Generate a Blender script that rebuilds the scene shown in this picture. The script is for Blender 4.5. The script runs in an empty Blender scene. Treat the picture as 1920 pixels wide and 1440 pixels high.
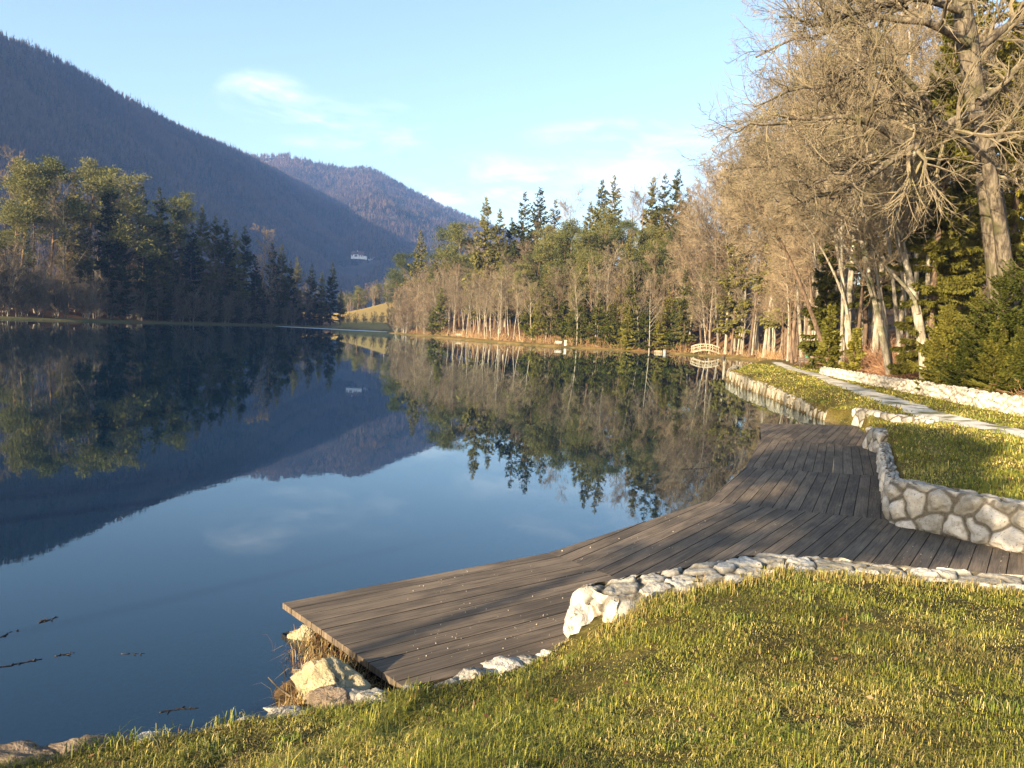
import bpy, math, numpy as np
from mathutils import Vector, Matrix
R = math.radians
scene = bpy.context.scene
col = scene.collection
rng = np.random.default_rng(7)

# ------------------------------------------------------------------ camera
H = 2.6; FPX = 28/36*1920; PITCH = math.atan(100/FPX); ROLL = R(3.0)
Fw = np.array([0, math.cos(PITCH), -math.sin(PITCH)])
R0 = np.array([1.0, 0, 0]); U0 = np.array([0, math.sin(PITCH), math.cos(PITCH)])
CR = R0*math.cos(ROLL)+U0*math.sin(ROLL); CU = U0*math.cos(ROLL)-R0*math.sin(ROLL)
CAM = np.array([0, 0, H])
def ray(px, py):
    return Fw*FPX+CR*(px-960)-CU*(py-720)
def P(px, py, z=0.0):
    d = ray(px, py); return CAM+d*((z-H)/d[2])
def PX(px, py, y):
    d = ray(px, py); return CAM+d*(y/d[1])
cam = bpy.data.cameras.new("camera"); co = bpy.data.objects.new("camera", cam); col.objects.link(co)
cam.lens = 28; cam.sensor_width = 36; cam.clip_end = 9000; cam.clip_start = 0.05
m = Matrix((CR, CU, -Fw)).transposed().to_4x4(); m.translation = Vector(CAM); co.matrix_world = m
scene.camera = co

# ------------------------------------------------------------------ mesh helpers
def mesh(name, V, faces, mats, smooth=False, attrs=None, midx=None):
    """faces: list of int arrays (n,3) or (n,4)"""
    me = bpy.data.meshes.new(name)
    V = np.asarray(V, np.float32)
    faces = [np.asarray(f, np.int32) for f in (faces if isinstance(faces, list) else [faces]) if len(f)]
    me.vertices.add(len(V)); me.vertices.foreach_set("co", V.ravel())
    tot = np.concatenate([np.full(len(f), f.shape[1], np.int32) for f in faces])
    lv = np.concatenate([f.ravel() for f in faces])
    me.loops.add(len(lv)); me.loops.foreach_set("vertex_index", lv)
    me.polygons.add(len(tot))
    me.polygons.foreach_set("loop_start", np.concatenate([[0], np.cumsum(tot)[:-1]]).astype(np.int32))
    try: me.polygons.foreach_set("loop_total", tot)
    except Exception: pass
    for mt in (mats if isinstance(mats, (list, tuple)) else [mats]): me.materials.append(mt)
    if midx is not None: me.polygons.foreach_set("material_index", np.asarray(midx, np.int32))
    me.polygons.foreach_set("use_smooth", np.full(len(tot), bool(smooth)))
    for k, a in (attrs or {}).items():
        a = np.asarray(a, np.float32)
        if a.ndim == 1:
            at = me.attributes.new(k, 'FLOAT', 'POINT'); at.data.foreach_set("value", a)
        else:
            if a.shape[1] == 3: a = np.concatenate([a, np.ones((len(a), 1), np.float32)], 1)
            at = me.attributes.new(k, 'FLOAT_COLOR', 'POINT'); at.data.foreach_set("color", a.ravel())
    me.update(calc_edges=True); me.validate()
    return me
def obj(name, me, parent=None, loc=None):
    o = bpy.data.objects.new(name, me); col.objects.link(o)
    if parent is not None: o.parent = parent
    if loc is not None: o.location = loc
    return o
def tag(o, label=None, cat=None, group=None, kind=None):
    for k, v in (("label", label), ("category", cat), ("group", group), ("kind", kind)):
        if v: o[k] = v
    return o
def empty(name, loc=(0, 0, 0), rz=0.0):
    o = bpy.data.objects.new(name, None); col.objects.link(o); o.location = loc; o.rotation_euler = (0, 0, rz)
    o.empty_display_size = .2
    return o
class MB:
    """collects pieces of geometry for one mesh"""
    def __init__(s): s.V = []; s.F = []; s.n = 0; s.A = {}
    def add(s, V, faces, **at):
        V = np.asarray(V, np.float64).reshape(-1, 3)
        if isinstance(faces, list) and len(faces) and np.ndim(faces[0]) == 1: faces = np.array(faces)
        for f in (faces if isinstance(faces, list) else [faces]):
            if len(f): s.F.append(np.asarray(f, np.int64)+s.n)
        s.V.append(V); s.n += len(V)
        for k, a in at.items():
            a = np.broadcast_to(np.asarray(a, np.float64), (len(V),) if np.ndim(a) < 2 else (len(V), np.shape(a)[1]))
            s.A.setdefault(k, []).append(a)
        return s
    def box(s, x0, x1, y0, y1, z0, z1, **at):
        V = [(x, y, z) for z in (z0, z1) for x, y in ((x0, y0), (x1, y0), (x1, y1), (x0, y1))]
        return s.add(V, [[0, 3, 2, 1], [4, 5, 6, 7], [0, 1, 5, 4], [1, 2, 6, 5], [2, 3, 7, 6], [3, 0, 4, 7]], **at)
    def tube(s, pts, rad, sides=6, **at):
        V, F = tubes(np.array([pts], float), np.array([np.broadcast_to(rad, (len(pts),))], float), sides, cap=True)
        return s.add(V, F, **at)
    def bar(s, a, b, w, h, **at):
        a = np.array(a, float); b = np.array(b, float); d = b-a; d /= np.linalg.norm(d)
        up = np.array([0, 0, 1.]) if abs(d[2]) < .9 else np.array([0, 1., 0])
        n = np.cross(d, up); n /= np.linalg.norm(n); u = np.cross(n, d)
        V = [p+n*w/2*i+u*h/2*j for p in (a, b) for i, j in ((-1, -1), (1, -1), (1, 1), (-1, 1))]
        return s.add(V, [[0, 3, 2, 1], [4, 5, 6, 7], [0, 1, 5, 4], [1, 2, 6, 5], [2, 3, 7, 6], [3, 0, 4, 7]], **at)
    def mesh(s, name, mats, smooth=False):
        q = [f for f in s.F if f.shape[1] == 4]; t = [f for f in s.F if f.shape[1] == 3]
        fs = ([np.concatenate(q)] if q else [])+([np.concatenate(t)] if t else [])
        return mesh(name, np.concatenate(s.V), fs, mats, smooth, {k: np.concatenate(a) for k, a in s.A.items()})
    def build(s, name, mats, parent=None, smooth=False, loc=None):
        return obj(name, s.mesh(name, mats, smooth), parent, loc)

def norm(v): return v/np.maximum(np.linalg.norm(v, axis=-1, keepdims=True), 1e-9)
def tubes(Pt, Rd, sides, cap=False):
    """Pt (m,k,3), Rd (m,k) -> verts, quads"""
    m_, k, _ = Pt.shape
    T = np.empty_like(Pt); T[:, 1:-1] = Pt[:, 2:]-Pt[:, :-2]; T[:, 0] = Pt[:, 1]-Pt[:, 0]; T[:, -1] = Pt[:, -1]-Pt[:, -2]
    T = norm(T); d = norm(Pt[:, -1]-Pt[:, 0])
    ref = np.where(np.abs(d[:, 2:3]) < .8, np.array([[0, 0, 1.]]), np.array([[1., 0, 0]]))
    N = norm(np.cross(T, ref[:, None, :])); B = np.cross(T, N)
    a = np.arange(sides)*2*math.pi/sides
    V = Pt[:, :, None, :]+Rd[:, :, None, None]*(N[:, :, None, :]*np.cos(a)[None, None, :, None]+B[:, :, None, :]*np.sin(a)[None, None, :, None])
    idx = np.arange(m_*k*sides).reshape(m_, k, sides); nx = np.roll(idx, -1, 2)
    F = np.stack([idx[:, :-1], nx[:, :-1], nx[:, 1:], idx[:, 1:]], -1).reshape(-1, 4)
    V = V.reshape(-1, 3)
    if cap and sides in (4, 6, 8):
        fs = [F]
        for e, rev in ((0, False), (k-1, True)):
            r_ = idx[:, e]
            for j in range(1, sides-1, 2):
                q = np.stack([r_[:, 0], r_[:, j], r_[:, j+1], r_[:, (j+2) % sides]], -1)
                if (j+2) % sides == 0: q = q[:, :3]
                fs.append(q[:, ::-1] if not rev else q)
        return V, fs
    return V, F
def vnoise(x, y, s=1.0, seed=0):
    """cheap smooth 2-d value noise, -1..1"""
    x = np.asarray(x)*s+seed*17.3; y = np.asarray(y)*s-seed*9.1
    xi = np.floor(x).astype(np.int64); yi = np.floor(y).astype(np.int64); fx = x-xi; fy = y-yi
    fx = fx*fx*(3-2*fx); fy = fy*fy*(3-2*fy)
    def h(i, j):
        n = (i*374761393+j*668265263+seed*1274126177) & 0x7fffffff
        n = ((n ^ (n >> 13))*1103515245) & 0x7fffffff
        return ((n ^ (n >> 16)) % 65536)/32768.0-1
    return (h(xi, yi)*(1-fx)+h(xi+1, yi)*fx)*(1-fy)+(h(xi, yi+1)*(1-fx)+h(xi+1, yi+1)*fx)*fy
def fbm(x, y, s=1.0, seed=0, o=4):
    return sum(vnoise(x, y, s*2.03**i, seed+i)*.5**i for i in range(o))
def sst(a, b, x):
    t = np.clip((np.asarray(x, float)-a)/(b-a), 0, 1); return t*t*(3-2*t)
def seg_dist(x, y, poly, closed=True):
    poly = np.asarray(poly, float)[:, :2]; best = np.full(np.shape(x), 1e9)
    n = len(poly)
    for i in range(n if closed else n-1):
        a = poly[i]; b = poly[(i+1) % n]; d = b-a; L = max(d@d, 1e-12)
        t = np.clip(((x-a[0])*d[0]+(y-a[1])*d[1])/L, 0, 1)
        best = np.minimum(best, (x-a[0]-t*d[0])**2+(y-a[1]-t*d[1])**2)
    return np.sqrt(best)
def inside(x, y, poly):
    poly = np.asarray(poly, float)[:, :2]; r = np.zeros(np.shape(x), bool); n = len(poly)
    for i in range(n):
        x0, y0 = poly[i]; x1, y1 = poly[(i+1) % n]
        if y0 == y1: continue
        r ^= ((y0 > y) != (y1 > y)) & (x < (x1-x0)*(y-y0)/(y1-y0)+x0)
    return r
def sdist(x, y, poly):
    """positive inside"""
    return np.where(inside(x, y, poly), 1, -1)*seg_dist(x, y, poly)

# ------------------------------------------------------------------ materials
def nmat(name, rough=.9, spec=.2):
    mt = bpy.data.materials.new(name); mt.use_nodes = True; nt = mt.node_tree
    b = nt.nodes["Principled BSDF"]; b.inputs["Roughness"].default_value = rough; b.inputs["Specular IOR Level"].default_value = spec
    return mt, nt, b
def nd(nt, t, ins=None, **kw):
    n = nt.nodes.new(t)
    for k, v in kw.items(): setattr(n, k, v)
    for k, v in (ins or {}).items():
        if isinstance(v, bpy.types.NodeSocket): nt.links.new(v, n.inputs[k])
        else: n.inputs[k].default_value = v
    return n
def rgb(c): return (c[0], c[1], c[2], 1)
def mix(nt, f, a, b, mode='MIX'):
    n = nt.nodes.new('ShaderNodeMix'); n.data_type = 'RGBA'; n.blend_type = mode
    for k, v in ((0, f), (6, a), (7, b)):
        if isinstance(v, bpy.types.NodeSocket): nt.links.new(v, n.inputs[k])
        else: n.inputs[k].default_value = rgb(v) if k and not np.isscalar(v) else v
    return n.outputs[2]
def ramp(nt, f, lo, hi):
    n = nd(nt, 'ShaderNodeMapRange', {0: f, 1: lo, 2: hi}); n.interpolation_type = 'SMOOTHSTEP'; return n.outputs[0]
def coords(nt, scale=(1, 1, 1), space='Object'):
    tc = nt.nodes.new('ShaderNodeTexCoord'); mp = nd(nt, 'ShaderNodeMapping', {0: tc.outputs[space], 3: scale}); return mp.outputs[0]
def noise(nt, vec, scale, detail=4, rough=.6, dist=0.0):
    return nd(nt, 'ShaderNodeTexNoise', {'Vector': vec, 'Scale': scale, 'Detail': detail, 'Roughness': rough, 'Distortion': dist}).outputs[0]
def bump(nt, b, h, strength, dist):
    n = nd(nt, 'ShaderNodeBump', {'Strength': strength, 'Distance': dist, 'Height': h}); nt.links.new(n.outputs[0], b.inputs['Normal'])
def base(nt, b, c):
    if isinstance(c, bpy.types.NodeSocket): nt.links.new(c, b.inputs['Base Color'])
    else: b.inputs['Base Color'].default_value = rgb(c)
def attr(nt, name, what='Fac'):
    n = nt.nodes.new('ShaderNodeAttribute'); n.attribute_name = name; return n.outputs[what]
def two_tone(name, c1, c2, scale, rough=.9, stretch=(1, 1, 1), lo=.35, hi=.65, bmp=0, bd=.01, spec=.2, space='Object'):
    mt, nt, b = nmat(name, rough, spec); v = coords(nt, stretch, space); n = noise(nt, v, scale)
    base(nt, b, mix(nt, ramp(nt, n, lo, hi), c1, c2))
    if bmp: bump(nt, b, n, bmp, bd)
    return mt
def leafy(name, c1, c2, transl=.25, nscale=.8):
    """foliage: tone varies per tree and in clumps"""
    mt, nt, b = nmat(name, .75, .15)
    oi = nt.nodes.new('ShaderNodeObjectInfo')
    n = noise(nt, coords(nt), nscale, 3)
    f = nd(nt, 'ShaderNodeMath', {0: oi.outputs['Random'], 1: n}, operation='ADD').outputs[0]
    c = mix(nt, ramp(nt, f, .45, 1.5), c1, c2)
    base(nt, b, c)
    tr = nd(nt, 'ShaderNodeBsdfTranslucent', {0: c}); ms = nd(nt, 'ShaderNodeMixShader', {0: transl})
    nt.links.new(b.outputs[0], ms.inputs[1]); nt.links.new(tr.outputs[0], ms.inputs[2])
    nt.links.new(ms.outputs[0], nt.nodes['Material Output'].inputs[0])
    return mt
def barky(name, c1, c2, c3=None, scale=6, bmp=.5):
    mt, nt, b = nmat(name, .95, .1)
    oi = nt.nodes.new('ShaderNodeObjectInfo')
    v = coords(nt, (1, 1, .25)); n = noise(nt, v, scale, 5, .65)
    c = mix(nt, ramp(nt, n, .35, .65), c1, c2)
    if c3 is not None:
        n2 = noise(nt, coords(nt), .9, 3); c = mix(nt, ramp(nt, n2, .52, .68), c, c3)
    hsv = nd(nt, 'ShaderNodeHueSaturation', {'Value': nd(nt, 'ShaderNodeMapRange', {0: oi.outputs['Random'], 3: .75, 4: 1.25}).outputs[0], 'Color': c})
    base(nt, b, hsv.outputs[0])
    if bmp: bump(nt, b, n, bmp, .02)
    return mt
MAT = {}
MAT['spruce'] = leafy('spruce_needles', (.05, .06, .016), (.19, .175, .045), .35)
MAT['dark_spruce'] = leafy('dark_spruce_needles', (.014, .026, .012), (.045, .058, .02))
MAT['pine'] = leafy('pine_needles', (.065, .08, .024), (.16, .155, .05))
MAT['young'] = leafy('young_spruce_needles', (.075, .09, .014), (.24, .22, .038), .38, 2.5)
MAT['weeping'] = leafy('hanging_spruce_needles', (.085, .09, .014), (.27, .24, .045), .45, 1.2)
MAT['bark_grey'] = barky('grey_bark', (.15, .13, .098), (.33, .295, .23), (.10, .10, .055))
MAT['bark_dark'] = barky('dark_bark', (.07, .05, .035), (.17, .12, .08))
MAT['bark_pine'] = barky('pine_bark', (.12, .08, .05), (.24, .155, .085))
MAT['bark_oak'] = barky('oak_bark', (.05, .04, .03), (.19, .16, .115), (.085, .078, .04), 7, 1.0)
MAT['twig'] = barky('bare_twigs', (.112, .09, .058), (.228, .182, .116), None, 1.5, 0)
MAT['twig_red'] = barky('reddish_twigs', (.12, .09, .058), (.225, .172, .108), None, 1.5, 0)
MAT['twig_oak'] = barky('oak_twigs', (.112, .092, .062), (.228, .188, .122), (.17, .15, .08), 1.5, 0)
SKY=.092; CLOUD=10.0; HAZE=.000155; EXPO=1.93
# ------------------------------------------------------------------ terrain
DZ = .16   # deck top
LAKE = [P(a, b)[:2] for a, b in ((0, 1437), (110, 1424), (250, 1397), (430, 1362), (552, 1337), (583, 1300), (590, 1245), (562, 1190))]
LAKE += [(-.2, 7.2), (.9, 6.9), (1.6, 7.1), (2.6, 7.9), (4.2, 8.9), (5.0, 10.5), P(1646, 940, DZ)[:2], P(1643, 860, DZ)[:2], P(1628, 822, DZ)[:2], P(1602, 800, DZ)[:2]]
LAKE += [P(a, b)[:2] for a, b in ((1545, 788), (1500, 770), (1440, 744), (1395, 728), (1362, 711), (1375, 700), (1398, 690), (1420, 682), (1400, 675), (1340, 669), (1280, 665), (1215, 660), (1120, 655), (1000, 648), (900, 641), (820, 634), (760, 628))]
LAKE += [(-35, 226), (-41, 250), (-44, 300), (-66, 303), (-74, 285), (-80, 250), (-81, 205), (-82, 170), (-86, 133), (-90, 90), (-75, 40), (-45, 8), (-20, 1.5), (-8, 2.4), (-4.2, 3.6)]
LAKE = np.array([np.array(p[:2]) for p in LAKE])
FOR_R = np.array([(12.5, -30), (13, 5), (15, 18), (17.3, 25), (19.0, 36), (20.5, 50), (25, 66), (29, 85), (36, 108), (43, 128), (32, 141), (12, 152), (-4, 176), (-21, 216), (-30, 230), (-37, 254), (-40, 400), (420, 400), (420, -30)], float)
FOR_L = np.array([(-96, 40), (-98, 120), (-95, 145), (-89, 172), (-86, 205), (-85, 250), (-79, 290), (-72, 312), (-78, 360), (-420, 360), (-420, 40)], float)
WALLN = [P(1040, 1175, .45)[:2], P(1250, 1088, .61)[:2], P(1440, 1054, .61)[:2], P(1600, 1066, .61)[:2], P(1920, 1096, .61)[:2]]
WALLN = [np.array(p) for p in WALLN]; WALLN[0] = np.array([.72, 6.02]); WALLN += [np.array([7.5, 6.6]), np.array([12, 5.0])]
EDGE_N = [P(a, b, z)[:2] for a, b, z in ((-40, 1460, .1), (110, 1430, .1), (260, 1402, .12), (430, 1368, .14), (560, 1342, .16), (700, 1322, .17), (800, 1302, .17), (930, 1275, .18), (1040, 1228, .2))]
LAWN_N = np.array([tuple(p) for p in EDGE_N]+[tuple(p) for p in WALLN]+[(12, -30), (-30, -30), (-30, 0), (-8, 1.9), (-4.2, 3.3)])
CTL = np.array([(0, 0, 1.0), (-2.9, 4.0, .14), (-2.0, 4.2, .18), (-1.25, 4.6, .2), (-.62, 5.0, .22), (.1, 5.5, .22), (.5, 5.72, .27), (.95, 5.95, .54), (1.0, 5.3, .56), (1.45, 6.35, .58),
                (2.5, 7.2, .59), (4.8, 6.9, .59), (8, 6.1, .6), (0, 3.2, .72), (2, 3.5, .86), (4, 3.5, .9), (-1.5, 3.2, .42), (-4, 2.4, .3), (-8, 1, .3), (6, 0, 1.1), (-5, -5, .9), (12, 3, .8), (2, 5.5, .66), (4, 5.3, .7), (-.5, 4.3, .34), (.8, 4.6, .55), (-.25, 5.25, .21), (-.9, 4.85, .2), (-1.6, 4.4, .19), (-2.4, 4.1, .16), (.3, 5.5, .22), (-.1, 4.8, .28), (-1.2, 4.1, .27)])
def _rbf(c):
    d = np.hypot(c[:, None, 0]-c[None, :, 0], c[:, None, 1]-c[None, :, 1])
    A = np.block([[d, np.ones((len(c), 1))], [np.ones((1, len(c))), np.zeros((1, 1))]])
    return np.linalg.solve(A, np.append(c[:, 2], 0))
_w = _rbf(CTL)
def z_lawn(x, y):
    r = np.full(np.shape(x), _w[-1])
    for i in range(len(CTL)): r = r+_w[i]*np.hypot(x-CTL[i, 0], y-CTL[i, 1])
    return np.clip(r, .1, 1.3)+.012*fbm(x, y, 2.2, 3)+.006*fbm(x, y, 9, 5, 2)
# right lawn is bounded by the low walls along the deck
_c = P(1648, 980, DZ)[:2]; _r = P(1920, 1042, DZ)[:2]; _l = P(1636, 858, DZ)[:2]; _f = (_r-_c)/np.linalg.norm(_r-_c); _b = (_l-_c)/np.linalg.norm(_l-_c); _n = .21*(np.array([-_f[1], _f[0]])+np.array([_b[1], -_b[0]]))
WR_ = [_c+_n+_f*6.5, _c+_n+_f*4, _c+_n+_f*1.5, _c+_n, _c+_n+_b*2, _c+_n+_b*(np.hypot(*(_l-_c))-.3)]
OPEN = P(1618, 815, DZ)[:2]
RL = np.array([tuple(p) for p in WR_[::-1][:5]]+[tuple(WR_[0]), (13.2, 6.0), (13.2, 5), (60, 5), (60, 122), (37, 120), P(1420, 682)[:2], P(1398, 690)[:2], P(1375, 700)[:2], P(1362, 711)[:2], P(1395, 728)[:2], P(1440, 744)[:2], P(1500, 770)[:2], P(1545, 788)[:2], (11.4, 25.5), tuple(P(1612, 803, DZ)[:2]+np.array([.15, 0])), tuple(P(1640, 845, DZ)[:2]+np.array([.2, 0]))])
WALK = np.array([(3.9, 8.9), (5.45, 11.75), (6.0, 11.1), (6.75, 10.05), (8, 9.0), (13, 8.2), (13, 5.0), (12, 5.0), (7.5, 6.6), (4.8, 7.2), (2.6, 7.6)])
DECKP = np.array([P(a, b, DZ)[:2] for a, b in ((530, 1130), (1030, 1036), (1325, 940), (1398, 876), (1427, 822), (1425, 794), (1606, 797), (1640, 850), (1646, 940))]+[(5.5, 11.2), (6.5, 9.9), (9, 7.8), (9, 6.0), (4.7, 6.8), (2.5, 7.0), (.7, 5.85)]+[P(757, 1288, DZ)[:2]])
def zfun(x, y):
    x = np.asarray(x, float); y = np.asarray(y, float)
    sd = -sdist(x, y, LAKE)                      # >0 on land
    fr = np.maximum(sdist(x, y, FOR_R), 0); fl = np.maximum(sdist(x, y, FOR_L), 0)
    near = sst(140, 70, y)
    z = .12+(.22+.42*near)*sst(0, np.where(near > .5, 1.2, 2.5), sd)
    z = z+26*(1-np.exp(-.36*fr/26))*sst(0, 4, fr)+22*(1-np.exp(-.24*fl/22))*sst(0, 5, fl)
    between = sst(-30, -45, x)*sst(-95, -75, x)
    z = z+np.maximum(y-302, 0)*.088*np.where(y > 302, between*(fl < 1)*(fr < 1)*sst(620, 500, y), 0)
    z = z+np.minimum(np.maximum(y-340, 0), 60)*.10*(1-between)
    z = z+.25*fbm(x, y, .08, 11)*sst(4, 30, fr+fl)+.05*fbm(x, y, .5, 4, 2)*sst(3, 8, sd)
    lake = -np.minimum(2.6, .02+.30*np.maximum(-sd, 0))
    z = np.where(sd < 0, lake, z)
    inR = inside(x, y, RL) & (y < 60)
    zr = .70+.012*np.clip(x-7, 0, 20)+.02*fbm(x, y, .4, 2, 3)
    zr = zr-.28*sst(1.2, 0.1, sd)*sst(22, 27, y)*sst(44, 34, y)
    zr = zr-.13*np.exp(-(seg_dist(x, y, WR_[3:], False)/.45)**2)
    zr = zr-.45*np.exp(-((x-OPEN[0]-.3)**2+(y-OPEN[1])**2)/1.6)
    zr = zr+26*(1-np.exp(-.36*fr/26))*sst(0, 4, fr)
    wR = sst(60, 52, y)
    z = np.where(inR, zr*wR+z*(1-wR), z)
    z = np.where(inside(x, y, WALK) | ((x > -3) & (x < 2.8) & (y > 3.9) & (y < 9) & (z > -.1)), -.1, z)
    z = np.where(inside(x, y, DECKP), np.minimum(z, -.1), z)
    z = np.where(inside(x, y, LAWN_N), z_lawn(x, y), z)
    # soil bank under the near end of the deck
    b = np.exp(-(((x+1.3)/.5)**2+((y-5.45)/.6)**2))
    z = np.where(inside(x, y, LAWN_N), z, np.maximum(z, np.where((x > -2.2) & (x < .6) & (y < 7) & (y > 4.4), -.22+.29*b+.03*fbm(x, y, 4, 8, 3), -9)))
    strip = (seg_dist(x, y, EDGE_N, False) < .32) & ~inside(x, y, LAWN_N)
    z = np.where(strip, np.maximum(z, .06+.05*fbm(x, y, 5, 9, 3)-.9*np.maximum(seg_dist(x, y, EDGE_N, False)-.1, 0)), z)
    return z
def gz(x, y): return float(zfun(np.array([x]), np.array([y]))[0])

rr = np.concatenate([np.arange(.8, 16, .07), 16*1.0125**np.arange(0, 330)])
rr = rr[rr < 950]
aa = np.radians(np.concatenate([np.arange(-180, -45, 5), np.arange(-45, 45, .21), np.arange(45, 180, 5)]))
na, nr = len(aa), len(rr)
X = rr[:, None]*np.sin(aa)[None]; Y = rr[:, None]*np.cos(aa)[None]
Z = zfun(X, Y)
sdL = -sdist(X, Y, LAKE); fR = sdist(X, Y, FOR_R); fL = sdist(X, Y, FOR_L)
inN = inside(X, Y, LAWN_N); n1 = fbm(X, Y, .35, 21); n2 = fbm(X, Y, 2.5, 22)
def cm(a, b, t): return a*(1-t[..., None])+b*t[..., None]
C = np.broadcast_to(np.array([.13, .115, .032]), X.shape+(3,)).copy()         # lawn
C = cm(C, np.array([.16, .13, .035]), sst(-.2, .7, n1+.5*n2)*.8)
C = cm(C, np.array([.045, .042, .016]), inN*(.55+.45*sst(.1, -.5, n2)))
farlawn = sst(75, 120, Y)*(X < 45)
C = cm(C, np.array([.30, .215, .075]), farlawn*sst(14, 2, sdL)*sst(-.8, .3, n1)*.85)
C = cm(C, np.array([.33, .25, .075]), sst(300, 312, Y)*(np.abs(X+55) < 60))
leaf = np.maximum(sst(-1.5, 2.0, fR+.8*n1), sst(-3, 2, fL+n1))
C = cm(C, np.array([.15, .09, .048]), leaf)
C = cm(C, np.array([.09, .055, .03]), leaf*sst(0, .6, n1))
C = cm(C, np.array([.06, .07, .02]), sst(-70, -80, X)*(1-leaf)*sst(310, 290, Y)*.8)
bed = sst(.12, -.03, Z)
C = cm(C, np.array([.13, .10, .055]), bed); C = cm(C, np.array([.012, .016, .014]), sst(-.25, -1.3, Z))
bank = ((X > -2.4) & (X < .8) & (Y < 7) & (Y > 4.3) & ~inN) | (inside(X, Y, WALK))
C = cm(C, np.array([.13, .085, .045]), bank*.9)
gm, nt, b = nmat('ground_cover', .95, .1)
vn = noise(nt, coords(nt), 22, 6, .7); vn2 = noise(nt, coords(nt), 1.3, 4)
c = mix(nt, ramp(nt, vn, .3, .7), mix(nt, 1.0, attr(nt, 'tint', 'Color'), (.55, .5, .5), 'MULTIPLY'), mix(nt, 1.0, attr(nt, 'tint', 'Color'), (1.45, 1.4, 1.3), 'MULTIPLY'))
base(nt, b, mix(nt, ramp(nt, vn2, .35, .7), c, mix(nt, 1.0, c, (.8, .72, .6), 'MULTIPLY')))
bump(nt, b, vn, .6, .03)
idx = np.arange(nr*na).reshape(nr, na); nx = np.roll(idx, -1, 1)
Fq = np.stack([idx[:-1], idx[1:], nx[1:], nx[:-1]], -1).reshape(-1, 4)
Vg = np.stack([X, Y, Z], -1).reshape(-1, 3); Cg = C.reshape(-1, 3)
mx = Vg[Fq].mean(1); lk = (mx[:, 2] < 0.0); fo = ~lk & ((sdist(mx[:, 0], mx[:, 1], FOR_R) > 0) | (sdist(mx[:, 0], mx[:, 1], FOR_L) > 0))
for nm, sel in (('lake_bed', lk), ('forest_floor', fo), ('lawn', ~lk & ~fo)):
    f = Fq[sel]; u, inv = np.unique(f, return_inverse=True)
    tag(obj(nm, mesh(nm, Vg[u], inv.reshape(-1, 4), gm, True, {'tint': Cg[u]})), kind='structure')
# centre disc under the viewer
k = 24; a = np.arange(k)*2*math.pi/k
tag(obj('ground', mesh('ground', np.concatenate([[[0, 0, .98]], np.stack([.9*np.sin(a), .9*np.cos(a), np.full(k, .97)], 1)]), np.array([[0, 1+i, 1+(i+1) % k] for i in range(k)]), gm, True, {'tint': np.full((k+1, 3), .08)})), kind='structure')

# gravel path, draped a little above the lawn
pc = [P(a, b, .78)[:2] for a, b in ((2100, 850), (1920, 812), (1830, 795), (1740, 773), (1660, 748), (1590, 725), (1540, 708), (1500, 696), (1478, 688), (1462, 682), (1458, 678))]
pw = [.95, .95, .85, .75, .7, .65, .6, .6, .6, .6, .6]
pc = np.array(pc); t_ = np.concatenate([[0], np.cumsum(np.hypot(*(pc[1:]-pc[:-1]).T))])
def resample(p, n, extra=None):
    p = np.asarray(p, float); t = np.concatenate([[0], np.cumsum(np.linalg.norm(p[1:]-p[:-1], axis=1))]); s = np.linspace(0, t[-1], n)
    q = np.stack([np.interp(s, t, p[:, i]) for i in range(p.shape[1])], 1)
    for _ in range(6): q[1:-1] = (q[:-2]+2*q[1:-1]+q[2:])/4
    return (q, s) if extra is None else (q, s, np.interp(s, t, extra))
q, s, w = resample(pc, 340, pw)
T = norm(np.gradient(q, axis=0)); Nn = np.stack([T[:, 1], -T[:, 0]], 1)
ac = np.linspace(-1, 1, 9); wob = 1+.25*fbm(s, s*0, .5, 4)+.12*fbm(s, s*0, 3, 6)
G = q[:, None]+Nn[:, None]*(ac[None, :, None]*(w*wob)[:, None, None]*(1+.12*fbm(s, s*0+5, 1.5, 6))[:, None, None])
Zp = zfun(G[..., 0], G[..., 1])+.022*(1-np.abs(ac[None])**3)-.006
Vp = np.concatenate([G, Zp[..., None]], -1).reshape(-1, 3); ii = np.arange(340*9).reshape(340, 9)
pm, nt, b = nmat('path_gravel', .95, .15); v = coords(nt)
n_a = noise(nt, v, 30, 6, .8); n_b = noise(nt, v, 1.1, 4, .6)
base(nt, b, mix(nt, ramp(nt, n_b, .46, .62), mix(nt, ramp(nt, n_a, .3, .7), (.52, .47, .39), (.76, .71, .62)), (.16, .15, .06))); bump(nt, b, n_a, .5, .02)
tag(obj('path', mesh('path', Vp, np.stack([ii[:-1, :-1], ii[:-1, 1:], ii[1:, 1:], ii[1:, :-1]], -1).reshape(-1, 4), pm, True)), kind='structure')

# ------------------------------------------------------------------ water
wm = bpy.data.materials.new('lake_water'); wm.use_nodes = True; nt = wm.node_tree; nt.nodes.clear()
out = nt.nodes.new('ShaderNodeOutputMaterial')
v = coords(nt, (1, .55, 1)); w1 = noise(nt, v, 1.7, 3, .5); w2 = noise(nt, coords(nt, (1, .6, 1)), 5, 2, .5)
hh = nd(nt, 'ShaderNodeMath', {0: w2, 1: .45, 2: nd(nt, 'ShaderNodeMath', {0: w1, 1: .5}, operation='MULTIPLY').outputs[0]}, operation='MULTIPLY_ADD').outputs[0]
bp = nd(nt, 'ShaderNodeBump', {'Strength': .035, 'Distance': .02, 'Height': hh})
fr = nd(nt, 'ShaderNodeFresnel', {'IOR': 1.45}); nt.links.new(bp.outputs[0], fr.inputs['Normal'])
gl = nd(nt, 'ShaderNodeBsdfGlossy', {'Color': (.82, .93, 1.0, 1), 'Roughness': .012, 'Normal': bp.outputs[0]})
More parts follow.
